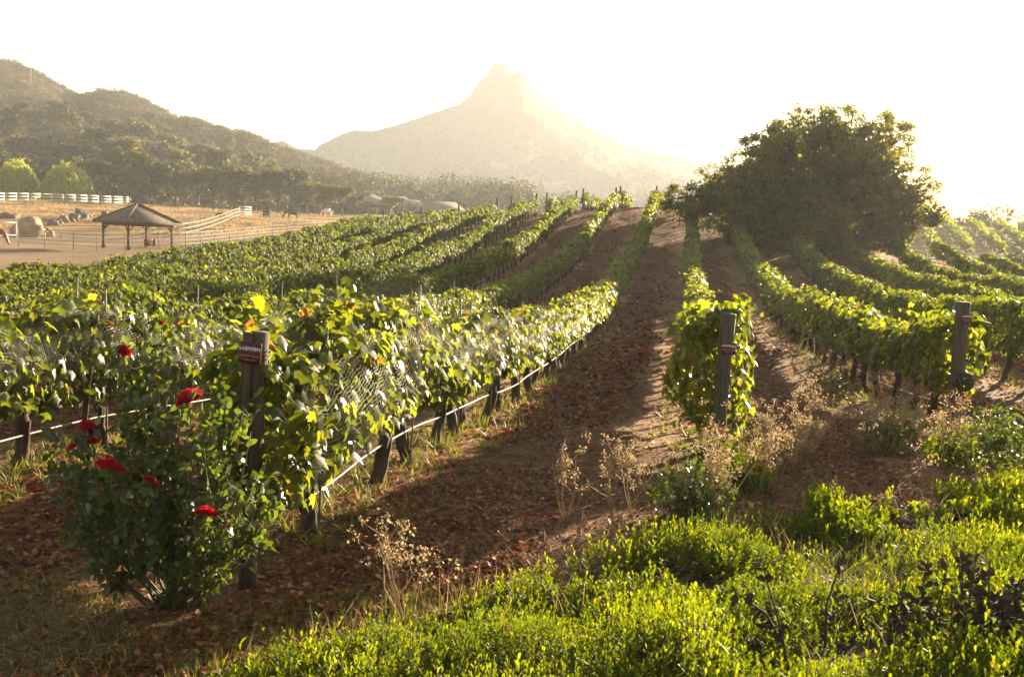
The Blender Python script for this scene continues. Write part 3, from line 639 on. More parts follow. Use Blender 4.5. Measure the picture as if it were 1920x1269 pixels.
# trees on the slope
n_on = 0
nlow = int((hs <= 1).sum())
for _ in range(1500):
    if n_on >= 235: break
    ci = rng.integers(10, 214); fr = rng.random()**1.2*.66; ri = int(fr*nlow)
    px_ = hpx[ci]
    if px_ < -60 or (px_ > 100 and px_ < 1000 and rng.random() < .12): continue
    o = bpy.data.objects.new("oak_tree", SLOPE[n_on % 5]); COL.objects.link(o)
    s = rng.uniform(.6, 1.45)*(1.0 if fr < .45 else .7)*(1 if px_ < 560 else .75)
    o.location = (hX[ri, ci]+rng.normal(0, 1.5), hY[ri, ci]+rng.normal(0, 1), hZ[ri, ci]-.6); o.rotation_euler = (0, 0, rng.uniform(0, 6.28)); o.scale = (s*1.15, s*1.15, s*rng.uniform(.8, 1.1))
    tag(o, "round olive oak crown on the wooded hill slope", "tree", "oaks scattered over the wooded hill"); n_on += 1
# chaparral over the hill (nobody could count it)
nch = 7000; ci = rng.integers(0, len(hpx)-1, nch); fr = np.clip(rng.random(nch)**.8, 0, 1); ri = np.minimum((fr*1.08*nlow).astype(int), len(hs)-2)
tt = rng.random((nch, 2)); P = np.stack([A[ri, ci]*(1-tt[:, 0])*(1-tt[:, 1])+A[ri+1, ci]*tt[:, 0]*(1-tt[:, 1])+A[ri, ci+1]*(1-tt[:, 0])*tt[:, 1]+A[ri+1, ci+1]*tt[:, 0]*tt[:, 1] for A in (hX, hY, hZ)], 1)
qx, qy = proj(P); bare = ((qx > -20) & (qx < 150) & (qy > 182+ .1*qx) & (qy < 222)) & (rng.random(nch) < .85); P = P[~bare]
rad = rng.uniform(.9, 2.6, len(P))*(1+.4*fbm(P[:, 0]*.03, P[:, 1]*.03, 77, 2)); nl = 52
C = np.repeat(P, nl, 0); d = rdir(len(C)); d[:, 2] = np.abs(d[:, 2]); rr = np.repeat(rad, nl)*(1-np.abs(rng.normal(0, .2, len(C))))
Q = C+d*rr[:, None]*np.array([1.15, 1.15, .9]); V, F = scatter(KITE[0], KITE[1], Q, frames(d*.8+rdir(len(C))*.8, rdir(len(C))), rng.uniform(.4, .85, len(C)))
tag(link("chaparral_shrubs", np_mesh("chaparral_shrubs", V, F), M_CHAP), kind="stuff")
# hazy woods on the valley floor and on the mountain's foot
mb = MB()
for i in range(170):
    px = rng.uniform(560, 1330); Y = rng.uniform(290, 460); d = ray(px, 420); h = np.interp(px, [560, 660, 760, 880, 960, 1040, 1120, 1330], [19, 21, 18, 19.5, 19, 14, 9, 9])*rng.uniform(.6, 1.0)*Y/350
    c0 = np.array([d[0]*Y, Y, 3.0]); r = h*.36
    for j in range(6):
        c = c0+np.array([rng.normal(0, r*.7), rng.normal(0, r*.7), h*rng.uniform(.25, .8)]); mb.add(*blob_leaves(c, r*.62, 110, .8, KITE, (1, 1, .85), .35))
tag(mb.build("far_woods", leaf_mat("far_wood_leaf", [(0, (.028, .032, .010)), (1, (.07, .072, .02))], (1.8, 1.6, .7), .25, .6, .2)), kind="stuff")
nm = 5200; ci = rng.integers(0, len(mpx)-1, nm); ri = (rng.random(nm)**1.2*int((ms <= 1).sum())*.98).astype(int)
keepm = ~((ri > .72*int((ms <= 1).sum())) & (mpx[ci] > 850) & (mpx[ci] < 1060)); ci, ri = ci[keepm], ri[keepm]; nm = len(ci)
P = np.stack([A[ri, ci] for A in (mX, mY, mZ)], 1)+np.c_[rng.normal(0, 2.5, (nm, 2)), np.zeros(nm)]
C = np.repeat(P, 16, 0); d = rdir(len(C)); d[:, 2] = abs(d[:, 2]); Q = C+d*np.repeat(rng.uniform(1.2, 3.4, nm), 16)[:, None]
V, F = scatter(KITE[0], KITE[1], Q, frames(d+rdir(len(C))*.7, rdir(len(C))), rng.uniform(1.2, 2.6, len(C)))
tag(link("mountain_scrub", np_mesh("mountain_scrub", V, F), leaf_mat("mountain_brush_leaf", [(0, (.03, .032, .018)), (1, (.065, .062, .034))], (1.2, 1.1, .7), .15, .7, .1)), kind="stuff")

# the big oak
rng = np.random.default_rng(23)
oak = thing("oak_tree", "big spreading dark oak on the crest of the vineyard, right of the aisle", "tree", (20, 65, float(H(20, 65))))
OB = np.array([20, 65, float(H(20, 65))])
blobs = [(1480, 275, 62), (1550, 262, 62), (1620, 280, 62), (1455, 320, 62), (1540, 345, 85), (1640, 340, 75), (1405, 350, 60), (1350, 365, 50), (1308, 372, 34), (1272, 370, 27), (1252, 374, 14), (1690, 372, 50), (1728, 388, 28),
         (1335, 400, 40), (1400, 408, 48), (1470, 410, 50), (1550, 412, 52), (1630, 408, 50), (1695, 408, 32), (1735, 345, 18), (1742, 408, 15), (1440, 262, 32), (1425, 300, 34), (1378, 312, 26), (1515, 228, 34), (1475, 238, 34), (1575, 222, 26), (1600, 212, 15), (1650, 245, 34), (1685, 262, 22), (1545, 212, 16), (1660, 225, 16), (1695, 300, 22), (1590, 340, 70), (1500, 372, 70), (1320, 388, 40), (1380, 420, 36), (1445, 430, 36), (1520, 435, 36), (1600, 432, 36), (1665, 425, 30), (1665, 258, 42), (1690, 282, 36), (1638, 238, 30), (1706, 330, 32), (1422, 272, 34), (1408, 310, 38), (1410, 448, 26), (1460, 455, 28), (1510, 458, 28), (1560, 456, 30), (1610, 455, 28), (1655, 448, 26), (1690, 432, 24), (1370, 438, 22), (1300, 376, 38), (1266, 373, 30), (1325, 396, 42), (1348, 352, 42), (1378, 332, 42), (1738, 398, 28), (1742, 352, 20), (1722, 365, 34)]
cr = MB(); tk = MB(); tops = []
for i, (px, py, rp) in enumerate(blobs):
    dy = rng.uniform(-1, 1)*max(0, 5.0-abs(px-1520)/60)*(1 if rp > 30 else .5); Y = 64.5+dy
    c = at(px, py, Y); r = rp/FPX*Y; tops.append((c, r))
    ns = max(5, int(27*(rp/60)**1.6)); sparse = .55 if py < 250 or px > 1680 else 1
    for j in range(ns):
        dd = rdir(1)[0]; cc = c+dd*r*rng.uniform(.6, 1.08); cr.add(*blob_leaves(cc, rng.uniform(.3, .68), int(105*sparse), .14, KITE, (1, 1, .75), .5))
    if rp >= 48: cr.add(*blob_leaves(c, r*.78, int(1000*(rp/60)**2), .36, KITE, (1, 1, 1), .35))
    if py >= 395 and px > 1365: cr.add(*blob_leaves(c+np.array([0, -.8, -.2]), r*.95, int(1500*(rp/50)**2)+150, .2, KITE, (1.1, 1, .9), .35))
cr_o = cr.build("crown", M_OAK, oak); cr_o.location = -OB
tb = OB.copy()
tk.tube([tb+[0, 0, -.4], tb+[.1, 0, 1.2], tb+[-.2, .1, 2.6], tb+[0, 0, 4.5]], [.62, .48, .42, .3], 12)
for c, r in tops[:22]+tops[24:30]:
    a = tb+np.array([rng.normal(0, .1), 0, rng.uniform(1.4, 3.2)]); mid_ = a*.5+c*.5+np.array([0, 0, .4])+rng.normal(0, .25, 3)
    tk.tube([a, a*.72+mid_*.28+[0, 0, .2], mid_, c], [.24, .19, .12, .04], 7)
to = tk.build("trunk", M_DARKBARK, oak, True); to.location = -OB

# willows behind the white fence
for i, (px, py, hw_, hh) in enumerate(((32, 372, 40, 72), (126, 374, 46, 76))):
    Y = 192; b = at(px, py, Y); b[2] = float(H(b[0], Y)); r = hw_/FPX*Y; h = hh/FPX*Y
    o = thing("willow_tree", ("drooping yellow green willow behind the white fence, cut by the photo's edge", "drooping yellow green willow behind the white fence, the fuller of the two")[i], "tree", tuple(b), 0, "willows behind the white fence")
    n = 300; a = rng.uniform(0, 6.28, n); q = np.sqrt(rng.random(n)); tp = np.c_[np.cos(a)*q*r, np.sin(a)*q*r, h*(1-.60*q**2.4)*rng.uniform(.86, 1.02, n)+.18*r*noise2(np.cos(a)*2, np.sin(a)*2, i)]
    ln = np.minimum(tp[:, 2]-.25*h*rng.random(n)*.8, h*rng.uniform(.25, .95, n)); m_ = 22; s = np.linspace(0, 1, m_)
    Pp = tp[:, None]+np.stack([np.cos(a)[:, None]*s*.25, np.sin(a)[:, None]*s*.25, -s[None]*ln[:, None]], -1)+rng.normal(0, .10, (n, m_, 3)); Pp = Pp.reshape(-1, 3)
    V, F = scatter(KITE[0], KITE[1], Pp, frames(norm(np.c_[Pp[:, :2], np.full(len(Pp), .6)])+rdir(len(Pp))*.7, np.tile([0, 0, -1.], (len(Pp), 1))+rdir(len(Pp))*.25), rng.uniform(.35, .65, len(Pp)))
    link("crown", np_mesh("crown", V, F), M_WILLOW, o)
    MB().tube([(0, 0, -.2), (.1, 0, h*.4), (0, .1, h*.7)], [.35, .28, .12], 8).build("trunk", M_OAKBARK, o)

# ---------------------------------------------------------------- paddock things
def fence(name, label, pts, n_rails, height, mat, rp, rr, spacing=2.6, group=None, square=False, hmul=None):
    """pts (px, Y): rails and posts follow the ground"""
    W = np.array([[ray(px, 400)[0]*Y, Y] for px, Y in pts]); seg = np.r_[0, np.cumsum(np.linalg.norm(np.diff(W, axis=0), axis=1))]; n = max(2, int(seg[-1]/spacing)+1)
    s = np.linspace(0, seg[-1], n); X = np.interp(s, seg, W[:, 0]); Y = np.interp(s, seg, W[:, 1]); Z = H(X, Y)
    r = thing(name, label, "fence", (X[0], Y[0], Z[0]), 0, group); o0 = np.array([X[0], Y[0], Z[0]])
    pm = None
    for x, y, z in zip(X[:100], Y[:100], Z[:100]):
        if pm is None:
            q = MB()
            if square: q.box((0, 0, height/2-.05), (rp*2, rp*2, height+.1))
            else: q.tube([(0, 0, -.1), (0, 0, height*.5), (0, 0, height+.03)], rp, 7)
            p = q.build("post", mat, r); pm = p.data
        else: p = bpy.data.objects.new("post", pm); COL.objects.link(p); p.parent = r
        p.location = (x-o0[0], y-o0[1], z-o0[2])
    for i in range(n_rails):
        hz = height*(.28+.68*i/(n_rails-1)) if n_rails > 1 else height*.9
        q = MB()
        if square:
            for j in range(n-1):
                a = np.array([X[j], Y[j], Z[j]+hz])-o0; b = np.array([X[j+1], Y[j+1], Z[j+1]+hz])-o0; dv = b-a; L_ = np.linalg.norm(dv); ex = dv/L_; ey = np.cross([0, 0, 1.], ex); ey /= np.linalg.norm(ey); ez = np.cross(ex, ey)
                q.box((a+b)/2-ey*(rp+.02), (L_-.004, .04, rr*2), np.stack([ex, ey, ez], 1))
        else: q.tube(np.c_[X, Y, Z+hz]-o0, rr, 6)
        q.build("rail", mat, r)
    return r
fence("rail_fence", "long white three rail fence below the willows", [(-60, 156), (0, 160), (60, 168), (120, 176), (180, 184), (222, 189), (247, 216)], 3, 1.45, M_WHITE, .07, .09, 2.9, None, True)
fence("pipe_fence", "pale pipe fence running behind the gazebo and up to the gate", [(32, 97), (75, 98), (110, 99), (170, 100), (235, 101), (300, 102), (340, 104), (380, 114), (420, 128), (450, 142)], 3, 1.35, M_PIPE, .04, .036, 3.6)
fence("pipe_fence", "low pale pipe fence passing in front of the two dark horses", [(487, 152), (520, 150), (560, 149), (600, 150), (640, 152), (700, 158), (760, 168)], 3, 1.3, M_PIPE, .05, .05, 4.0)
fence("corral_fence", "dark pipe round corral fence around the gazebo", [(34, 84), (72, 83), (105, 82), (140, 81.5), (175, 80), (205, 79), (260, 78), (300, 79.5), (345, 82), (372, 85), (415, 90), (468, 96), (520, 102), (580, 108), (640, 116)], 4, 1.35, M_RUST, .04, .024, 3.0)
fence("corral_fence", "pale low corral panel just above the outermost vine row", [(430, 62), (480, 66)], 2, .9, M_WHITE, .05, .06, 2.5)
fence("gate_panel", "white barred gate at the top of the pipe fence", [(448, 143), (471, 146)], 4, 1.6, M_WHITE, .06, .06, 2.0)
fence("hitching_rail", "tall white pipe frame beside the brown horse at the left edge", [(-30, 93), (30, 95)], 2, 1.75, M_WHITE, .06, .05, 3.1)
fence("rail_fence", "white two rail fence on the right below the far vineyard", [(1690, 120), (1790, 118), (1850, 116), (1920, 114), (1990, 112)], 2, 1.35, M_WHITE, .08, .10, 3.0, None, True)

# gazebo
gY = 86.; gx_ = ray(258, 463)[0]*gY; gz = float(H(gx_, gY)); gaz = thing("gazebo", "open wooden gazebo with a brown shingled pyramid roof", "gazebo", (gx_, gY, gz), math.radians(45+6))
hs_ = 2.62; zE = 2.30; zA = 3.85; rf = MB()
for zt, ex in ((0, 1.0),):
    V = [(-hs_, -hs_, zE), (hs_, -hs_, zE), (hs_, hs_, zE), (-hs_, hs_, zE), (0, 0, zA), (-hs_, -hs_, zE-.12), (hs_, -hs_, zE-.12), (hs_, hs_, zE-.12), (-hs_, hs_, zE-.12), (0, 0, zA-.16)]
    rf.add(V, [np.array([(0, 1, 4), (1, 2, 4), (2, 3, 4), (3, 0, 4), (6, 5, 9), (7, 6, 9), (8, 7, 9), (5, 8, 9)]), np.array([(0, 5, 6, 1), (1, 6, 7, 2), (2, 7, 8, 3), (3, 8, 5, 0)])])
def shingle():
    m, t, o = mat_base("shingles"); L = t.links.new; tc = node(t, "ShaderNodeTexCoord")
    sp = node(t, "ShaderNodeSeparateXYZ"); L(tc.outputs["Object"], sp.inputs[0])
    mm = node(t, "ShaderNodeMath", operation='MAXIMUM'); ab = node(t, "ShaderNodeMath", operation='ABSOLUTE'); ab2 = node(t, "ShaderNodeMath", operation='ABSOLUTE'); L(sp.outputs[0], ab.inputs[0]); L(sp.outputs[1], ab2.inputs[0])
    ad = node(t, "ShaderNodeMath", operation='ADD'); L(sp.outputs[0], ad.inputs[0]); L(sp.outputs[1], ad.inputs[1])
    cb = node(t, "ShaderNodeCombineXYZ"); L(ad.outputs[0], cb.inputs[0]); L(sp.outputs[2], cb.inputs[1])
    br = node(t, "ShaderNodeTexBrick", i_Scale=1.0); br.inputs["Brick Width"].default_value = .3; br.inputs["Row Height"].default_value = .09; br.inputs["Mortar Size"].default_value = .012
    br.inputs["Color1"].default_value = (.15, .115, .08, 1); br.inputs["Color2"].default_value = (.25, .19, .13, 1); br.inputs["Mortar"].default_value = (.05, .035, .025, 1); L(cb.outputs[0], br.inputs["Vector"])
    b = node(t, "ShaderNodeBsdfPrincipled", i_Roughness=.9); L(br.outputs[0], b.inputs["Base Color"]); bp = node(t, "ShaderNodeBump", i_Distance=.03); L(br.outputs[1], bp.inputs["Height"]); bp.invert = True; L(bp.outputs[0], b.inputs["Normal"]); L(b.outputs[0], o.inputs[0]); return m
rf.build("roof", shingle(), gaz)
rc_ = MB()
for sx, sy in ((-1, -1), (1, -1), (1, 1), (-1, 1)): rc_.tube([(sx*hs_, sy*hs_, zE+.03), (0, 0, zA+.03)], .07, 6)
rc_.build("ridge_cap", M_POST, gaz)
fa = MB()
for a in range(4):
    R = np.array(Matrix.Rotation(a*math.pi/2, 3, 'Z')); fa.box(R@np.array([0, -hs_-.03, zE-.07]), (2*hs_+(.11 if a % 2 == 0 else 0), .055, .2), R)
fa.build("fascia", M_POST, gaz)
pw = 2.02
bm_ = MB()
for a in range(4):
    R = np.array(Matrix.Rotation(a*math.pi/2, 3, 'Z')); bm_.box(R@np.array([0, -pw, zE-.25]), (2*pw-.16, .12, .2), R)
bm_.build("beam", M_POST, gaz)
for sx in (-1, 1):
    for sy in (-1, 1):
        q = MB().box((0, 0, zE/2-.05), (.15, .15, zE+.02)).box((0, 0, .12), (.24, .24, .24)).build("post", M_POST, gaz); q.location = (sx*pw, sy*pw, 0)
        q2 = MB()
        q2.tube([(0, -sy*.06, zE-.75), (0, -sy*.5, zE-.3)], .05, 5); q2.tube([(-sx*.06, 0, zE-.75), (-sx*.5, 0, zE-.3)], .05, 5); q2.build("brace", M_POST, q)
# barrel
bp_ = on_ground(279, 457); bY = 88.; bx = ray(280, 450)[0]*bY; bz = float(H(bx, bY)); br_ = thing("barrel", "red and white barrel lying under the gazebo", "barrel", (bx, bY, bz+.45), math.radians(20))
MB().tube([(-.45, 0, 0), (-.43, 0, 0), (0, 0, 0)], [.26, .3, .3], 14).build("drum", M_RED, br_); MB().tube([(.004, 0, 0), (.3, 0, 0)], .302, 14).build("white_band", M_WHITE, br_); MB().tube([(.304, 0, 0), (.5, 0, 0), (.52, 0, 0)], [.3, .3, .26], 14).build("black_end", M_BLACKP, br_)
q = MB(); 
for s in (-.3, .3): q.box((s, 0, -.38), (.08, .6, .2))
q.build("cradle", M_POST, br_)
# boulders
def rock(name, label, px, py, Y, w_, h, mat, group=None, seed=0):
    x = ray(px, py)[0]*Y; z = float(H(x, Y)); r = np.random.default_rng(seed); n1, n2 = 22, 14
    th = np.linspace(0, 2*math.pi, n1, endpoint=False); ph = np.linspace(-.9, math.pi/2, n2); T, Pp = np.meshgrid(th, ph)
    d = np.stack([np.cos(T)*np.cos(Pp), np.sin(T)*np.cos(Pp), np.sin(Pp)], -1); dq = np.sign(d)*np.abs(d)**.7; s = .9+.34*fbm(d[..., 0]*1.5+seed*3, d[..., 1]*1.5+d[..., 2]*1.9, seed, 4)
    V = (dq*s[..., None]*np.array([w_/2, w_/2*.8, h])).reshape(-1, 3); i = (np.arange(n2-1)[:, None]*n1); j = np.arange(n1)[None]; k2 = (j+1) % n1
    o = link(name, np_mesh(name, V, [np.stack([i+j, i+k2, i+n1+k2, i+n1+j], -1).reshape(-1, 4)]), mat); o.location = (x, Y, z-.1); return tag(o, label, "rock", group)
rock("boulder", "big tan boulder behind the pipe fence left of the gazebo", 58, 440, 103, 3.6, 1.7, M_ROCK, None, 1)
rock("boulder", "smaller rounded boulder leaning beside the big tan one", 88, 440, 104, 1.9, 1.2, M_ROCK, None, 2)
for i, (px, Y, w_, h) in enumerate(((100, 121, 1.6, .9), (112, 123, 1.2, .8), (122, 125, 1.5, .9), (133, 126, 1.2, .7), (140, 129, 1.7, 1.1), (150, 131, 1.9, 1.6), (158, 130, 1.3, 1.0), (165, 133, 1.1, .7), (18, 128, 2.2, .8), (32, 129, 1.4, .7), (285, 132, 1.6, .9), (298, 134, 1.3, .7), (308, 136, 1.0, .5), (416, 146, 1.6, .7), (196, 138, 1.0, .8))):
    rock("rock", "dark jagged rock in the dry golden grass behind the corral", px, 400, Y, w_, h, M_DARKROCK, "dark rocks in the dry grass", 10+i)
# horses
def horse(name, label, px, Y, yaw, mat, graze, group=None):
    x = ray(px, 405)[0]*Y; r = thing(name, label, "horse", (x, Y, float(H(x, Y))), yaw, group)
    hd = [((.78, 0, 1.32), .2), ((1.05, 0, 1.12), .15), ((1.28, 0, .72), .11), ((1.36, 0, .42), .10), ((1.48, 0, .18), .07)] if graze else [((.82, 0, 1.45), .2), ((1.02, 0, 1.72), .14), ((1.14, 0, 1.92), .12), ((1.36, 0, 1.78), .10), ((1.56, 0, 1.62), .07)]
    spine = [((-.72, 0, 1.22), .26), ((-.45, 0, 1.22), .33), ((0, 0, 1.14), .33), ((.45, 0, 1.2), .33)]+hd
    V = [p for p, _ in spine]; Rr = [q for _, q in spine]; E = [(i, i+1) for i in range(len(spine)-1)]
    def chain(start, pts):
        p0 = start
        for p, q in pts: V.append(p); Rr.append(q); E.append((p0, len(V)-1)); p0 = len(V)-1
    for s in (-1, 1):
        chain(3, [((.5, s*.15, .9), .14), ((.5, s*.15, .52), .075), ((.52, s*.15, .14), .05), ((.56, s*.15, .03), .07)])
        chain(0, [((-.66, s*.16, .9), .18), ((-.55, s*.16, .66), .1), ((-.74, s*.16, .48), .07), ((-.7, s*.16, .14), .05), ((-.66, s*.16, .03), .07)])
    e0 = 6 if graze else 6
    for s in (-1, 1): chain(6, [(tuple(np.array(V[6])+np.array([-.03, s*.07, .14 if not graze else .12])), .025)])
    me = bpy.data.meshes.new("body"); me.from_pydata(V, E, []); o = link("body", me, mat, r)
    md = o.modifiers.new("s", 'SKIN'); 
    for i, q in enumerate(Rr): me.skin_vertices[0].data[i].radius = (q*(1.5 if i < 4 else 1.25), q*(1.5 if i < 4 else 1.25))
    me.skin_vertices[0].data[2].use_root = True; o.modifiers.new("d", 'SUBSURF').levels = 2; o.modifiers["d"].render_levels = 2
    tl = MB().tube([(-.9, 0, 1.36), (-1.06, 0, 1.22), (-1.08, 0, .8), (-1.02, 0, .5)], [.05, .07, .08, .03], 7); tl.build("tail", M_BLACKCOAT if mat is not M_GREYCOAT else M_GREYCOAT, r, True)
    mn = MB(); a, b, c = np.array(hd[0][0]), np.array(hd[1][0]), np.array(hd[2][0]); up = np.array([-.1, .06, .16]); mn.tube([a+up, b+up*.9, c+up*.7], [.05, .07, .05], 6); mn.build("mane", M_BLACKCOAT if mat is not M_GREYCOAT else M_GREYCOAT, r, True)
    return r
horse("horse", "chestnut brown horse with lowered head at the left edge", -14, 84, math.radians(-8), M_BAY, True)
horse("horse", "black horse seen three quarters on, its head down, nearest the white gate", 500, 154, math.radians(125), M_BLACKCOAT, True)
horse("horse", "black horse grazing side on behind the pipe fence, right of the other", 548, 154, math.radians(195), M_BLACKCOAT, True)
horse("horse", "pale grey horse grazing near the barns", 614, 185, math.radians(170), M_GREYCOAT, True)
# barns far behind
for i, (px, Y, w_, d_, h, rh, yaw, lab) in enumerate(((698, 245, 10, 8, 2.6, 2.6, .2, "pale hip roofed barn nearest the woods"), (732, 262, 12, 7, 3.6, 1.6, .1, "long shed roof behind the pale hip roofed barn"), (765, 270, 9, 6, 3.4, 1.2, .0, "low hazy shed right of the long shed"), (800, 255, 9, 6, 2.6, .8, .1, "flat topped hazy shed beside the vine row ends"), (826, 190, 9.5, 8, 1.6, 2.2, .35, "large grey gable roof rising behind the vine row ends"))):
    x = ray(px, 405)[0]*Y; z = float(H(x, Y)); r = thing("barn", lab, "barn", (x, Y, z), yaw, "barns in the hazy valley")
    MB().box((0, 0, h/2-.3), (w_*.86, d_*.86, h+.6)).build("wall", M_WALLSHADE, r)
    a, b = w_/2, d_/2; rl = 0 if i == 0 else a*.6
    q = MB(); q.add([(-a, -b, h), (a, -b, h), (a, b, h), (-a, b, h), (-rl, 0, h+rh), (rl, 0, h+rh)], [np.array([(0, 1, 5, 4), (2, 3, 4, 5), (3, 2, 1, 0)]), np.array([(1, 2, 5), (3, 0, 4)])]); q.build("roof", M_BARN, r)
    MB().box((0, -d_*.43-.02, .95), (w_*.2, .06, 1.9)).build("door", M_RUST, r)
# utility pole on the hill, thin posts in the grass
b = hill_hit(57, 168); ht = float(at(62, 113, b[1])[2]-b[2]); r = thing("utility_pole", "tall thin pole standing on the wooded hill against the sky", "utility pole", tuple(b))
MB().tube([(0, 0, -.5), (.2, 0, ht*.5), (.6, 0, ht)], [.22, .2, .15], 8).build("pole", plain("pole_wood", (.42, .32, .2), .8), r); MB().box((.58, 0, ht-.5), (2.4, .14, .16)).build("crossarm", M_POST, r)

# distant vineyard on the right
for i in range(15):
    a0 = np.array([41+i*4.2, 128.]); d0 = np.array([.34+.008*i, 1.0]); Yv = np.linspace(0, 64, 60); X = a0[0]+d0[0]*Yv; Y = a0[1]+Yv; n = 2000
    s = rng.uniform(0, 1, n); xx = np.interp(s, np.linspace(0, 1, 60), X); yy = np.interp(s, np.linspace(0, 1, 60), Y); zz = H(xx, yy)+rng.uniform(.35, 1.75, n)
    P = np.c_[xx+rng.normal(0, .3, n), yy, zz]; V, F = scatter(KITE[0], KITE[1], P, frames(rdir(n)+np.array([.3, -.5, .4]), rdir(n)), rng.uniform(.35, .7, n))
    o = link("vine_row", np_mesh("vine_row", V, F), M_VINEFAR); tag(o, "hazy vine row of the far vineyard beyond the white rail on the right", "vine row", "vine rows of the far vineyard")
for i, (px, py, r_) in enumerate(((1800, 428, 3.2), (1830, 420, 3.8), (1856, 412, 4.2))):
    Y = 215; c = at(px, py, Y); g = float(H(c[0], Y)); o = thing("oak_tree", ("faint hazy low tree leftmost on the ridge of the far vineyard", "faint hazy tree in the middle on the ridge of the far vineyard", "faint hazy tree, tallest on the ridge of the far vineyard")[i], "tree", (c[0], Y, g))
    q = MB()
    for j in range(7): q.add(*blob_leaves(np.array([rng.normal(0, r_*.5), rng.normal(0, 1.5), c[2]-g+rng.normal(0, .8)]), r_*.55, 160, .6))
    q.build("crown", M_HILLTREE, o); MB().tube([(0, 0, -.3), (0, 0, c[2]-g)], .3, 6).build("trunk", M_OAKBARK, o)
for i, (px, Y, r_) in enumerate(((1905, 96, 1.8), (1925, 94, 2.1))):
    x = ray(px, 470)[0]*Y; o = MB().add(*blob_leaves(np.array([0, 0, r_*.6]), r_, 1500, .28, KITE, (1.1, 1, .9), .3)).build("shrub", M_HILLTREE); o.location = (x, Y, float(H(x, Y))); tag(o, "dark round shrub by the white rail at the right edge", "shrub", "shrubs by the right rail fence")
# bushes and dry tufts on the paddock slope
mb = MB()
for i in range(260):
    px = rng.uniform(-60, 700); Y = rng.uniform(108, 205); x = ray(px, 400)[0]*Y
    n = 46; P = np.c_[x+rng.normal(0, .9, n), Y+rng.normal(0, .7, n), np.zeros(n)]; P[:, 2] = H(P[:, 0], P[:, 1])-.05
    V, F = scatter(BLADE[0], BLADE[1], P, frames(rdir(n)*.6+np.array([0, -1, .2]), rdir(n)*.4+np.array([0, 0, 1.])), np.c_[np.full(n, .09), rng.uniform(.15, .5, n), np.full(n, .3)]); mb.add(V, F)
tag(mb.build("dry_grass", M_DRY), kind="stuff")

# ---------------------------------------------------------------- rose bush
RB = np.array([-2.02, 5.85, 0.]); rose = thing("rose_bush", "tall rose bush with deep red blooms in front of the signed post", "rose bush", tuple(RB))
flowers = [(357, 748, 5.55, .076, 0), (205, 877, 5.55, .074, 0), (165, 803, 5.75, .058, 0), (385, 963, 5.45, .062, 0), (281, 905, 5.6, .056, 0), (232, 658, 5.9, .046, 0), (138, 838, 5.7, .034, 0), (174, 828, 5.75, .032, 0), (303, 608, 5.9, .026, 1), (290, 606, 5.95, .024, 1), (326, 725, 5.8, .024, 1), (297, 714, 5.7, .026, 1), (338, 762, 5.7, .022, 1)]
def bloom(r, bud):
    mb = MB(); rings = ((5, .35, .95), (6, .6, .75), (7, .85, .45), (8, 1.05, .15)) if not bud else ((4, .3, 1.3), (5, .5, 1.1))
    for n, rr, up in rings:
        for i in range(n):
            a = i*2*math.pi/n+rr*3+rng.uniform(-.25, .25); u = np.linspace(-1, 1, 5); v = np.linspace(0, 1, 4); U, Vv = np.meshgrid(u, v)
            wv = np.sin(np.clip(Vv*.8+.12, 0, 1)*math.pi)**.6*.62*rr+.05; out = rr*Vv**.8*rng.uniform(.85, 1.1); lat = U*wv; zz = up*Vv*.75+.16*U*U*Vv+.10*np.sin(U*4+a)*Vv
            out = out-.25*U*U*rr+rr*.2*Vv**4*(up < .6)
            V = np.stack([out*math.cos(a)-lat*math.sin(a), out*math.sin(a)+lat*math.cos(a), zz], -1).reshape(-1, 3)*r
            i_ = np.arange(3)[:, None]*5+np.arange(4)[None]; mb.add(V, np.stack([i_, i_+1, i_+6, i_+5], -1).reshape(-1, 4))
    return mb
canes = MB(); leaves = MB(); heads = []
for px, py, Y, r, bud in flowers:
    c = at(px, py, Y-.1)-RB; q = bloom(r*.92, bud).build("bud" if bud else "flower", M_PETAL, rose, True); q.location = c; q.rotation_euler = (rng.uniform(.2, .7), rng.uniform(-.4, .4), rng.uniform(0, 6)); heads.append(c-np.array([0, 0, r*.25]))
ends = list(heads)
for px, py, Y in ((420, 745, 5.9), (470, 810, 5.7), (300, 640, 6.0), (250, 720, 5.8), (380, 820, 5.5), (430, 880, 5.5), (300, 800, 5.5), (110, 800, 5.8), (130, 900, 5.6), (160, 960, 5.6), (450, 940, 5.5), (495, 900, 5.6), (350, 690, 6.0), (250, 800, 5.9), (420, 1010, 5.4), (400, 760, 5.6), (370, 1030, 5.4), (455, 770, 5.8), (390, 900, 5.7), (270, 760, 5.5), (150, 870, 5.9), (210, 830, 6.0), (92, 850, 5.8), (105, 930, 5.6), (510, 930, 5.6), (500, 860, 5.8)):
    ends.append(at(px, py, Y)-RB)
lp, lnm, ltp, lsz = [], [], [], []
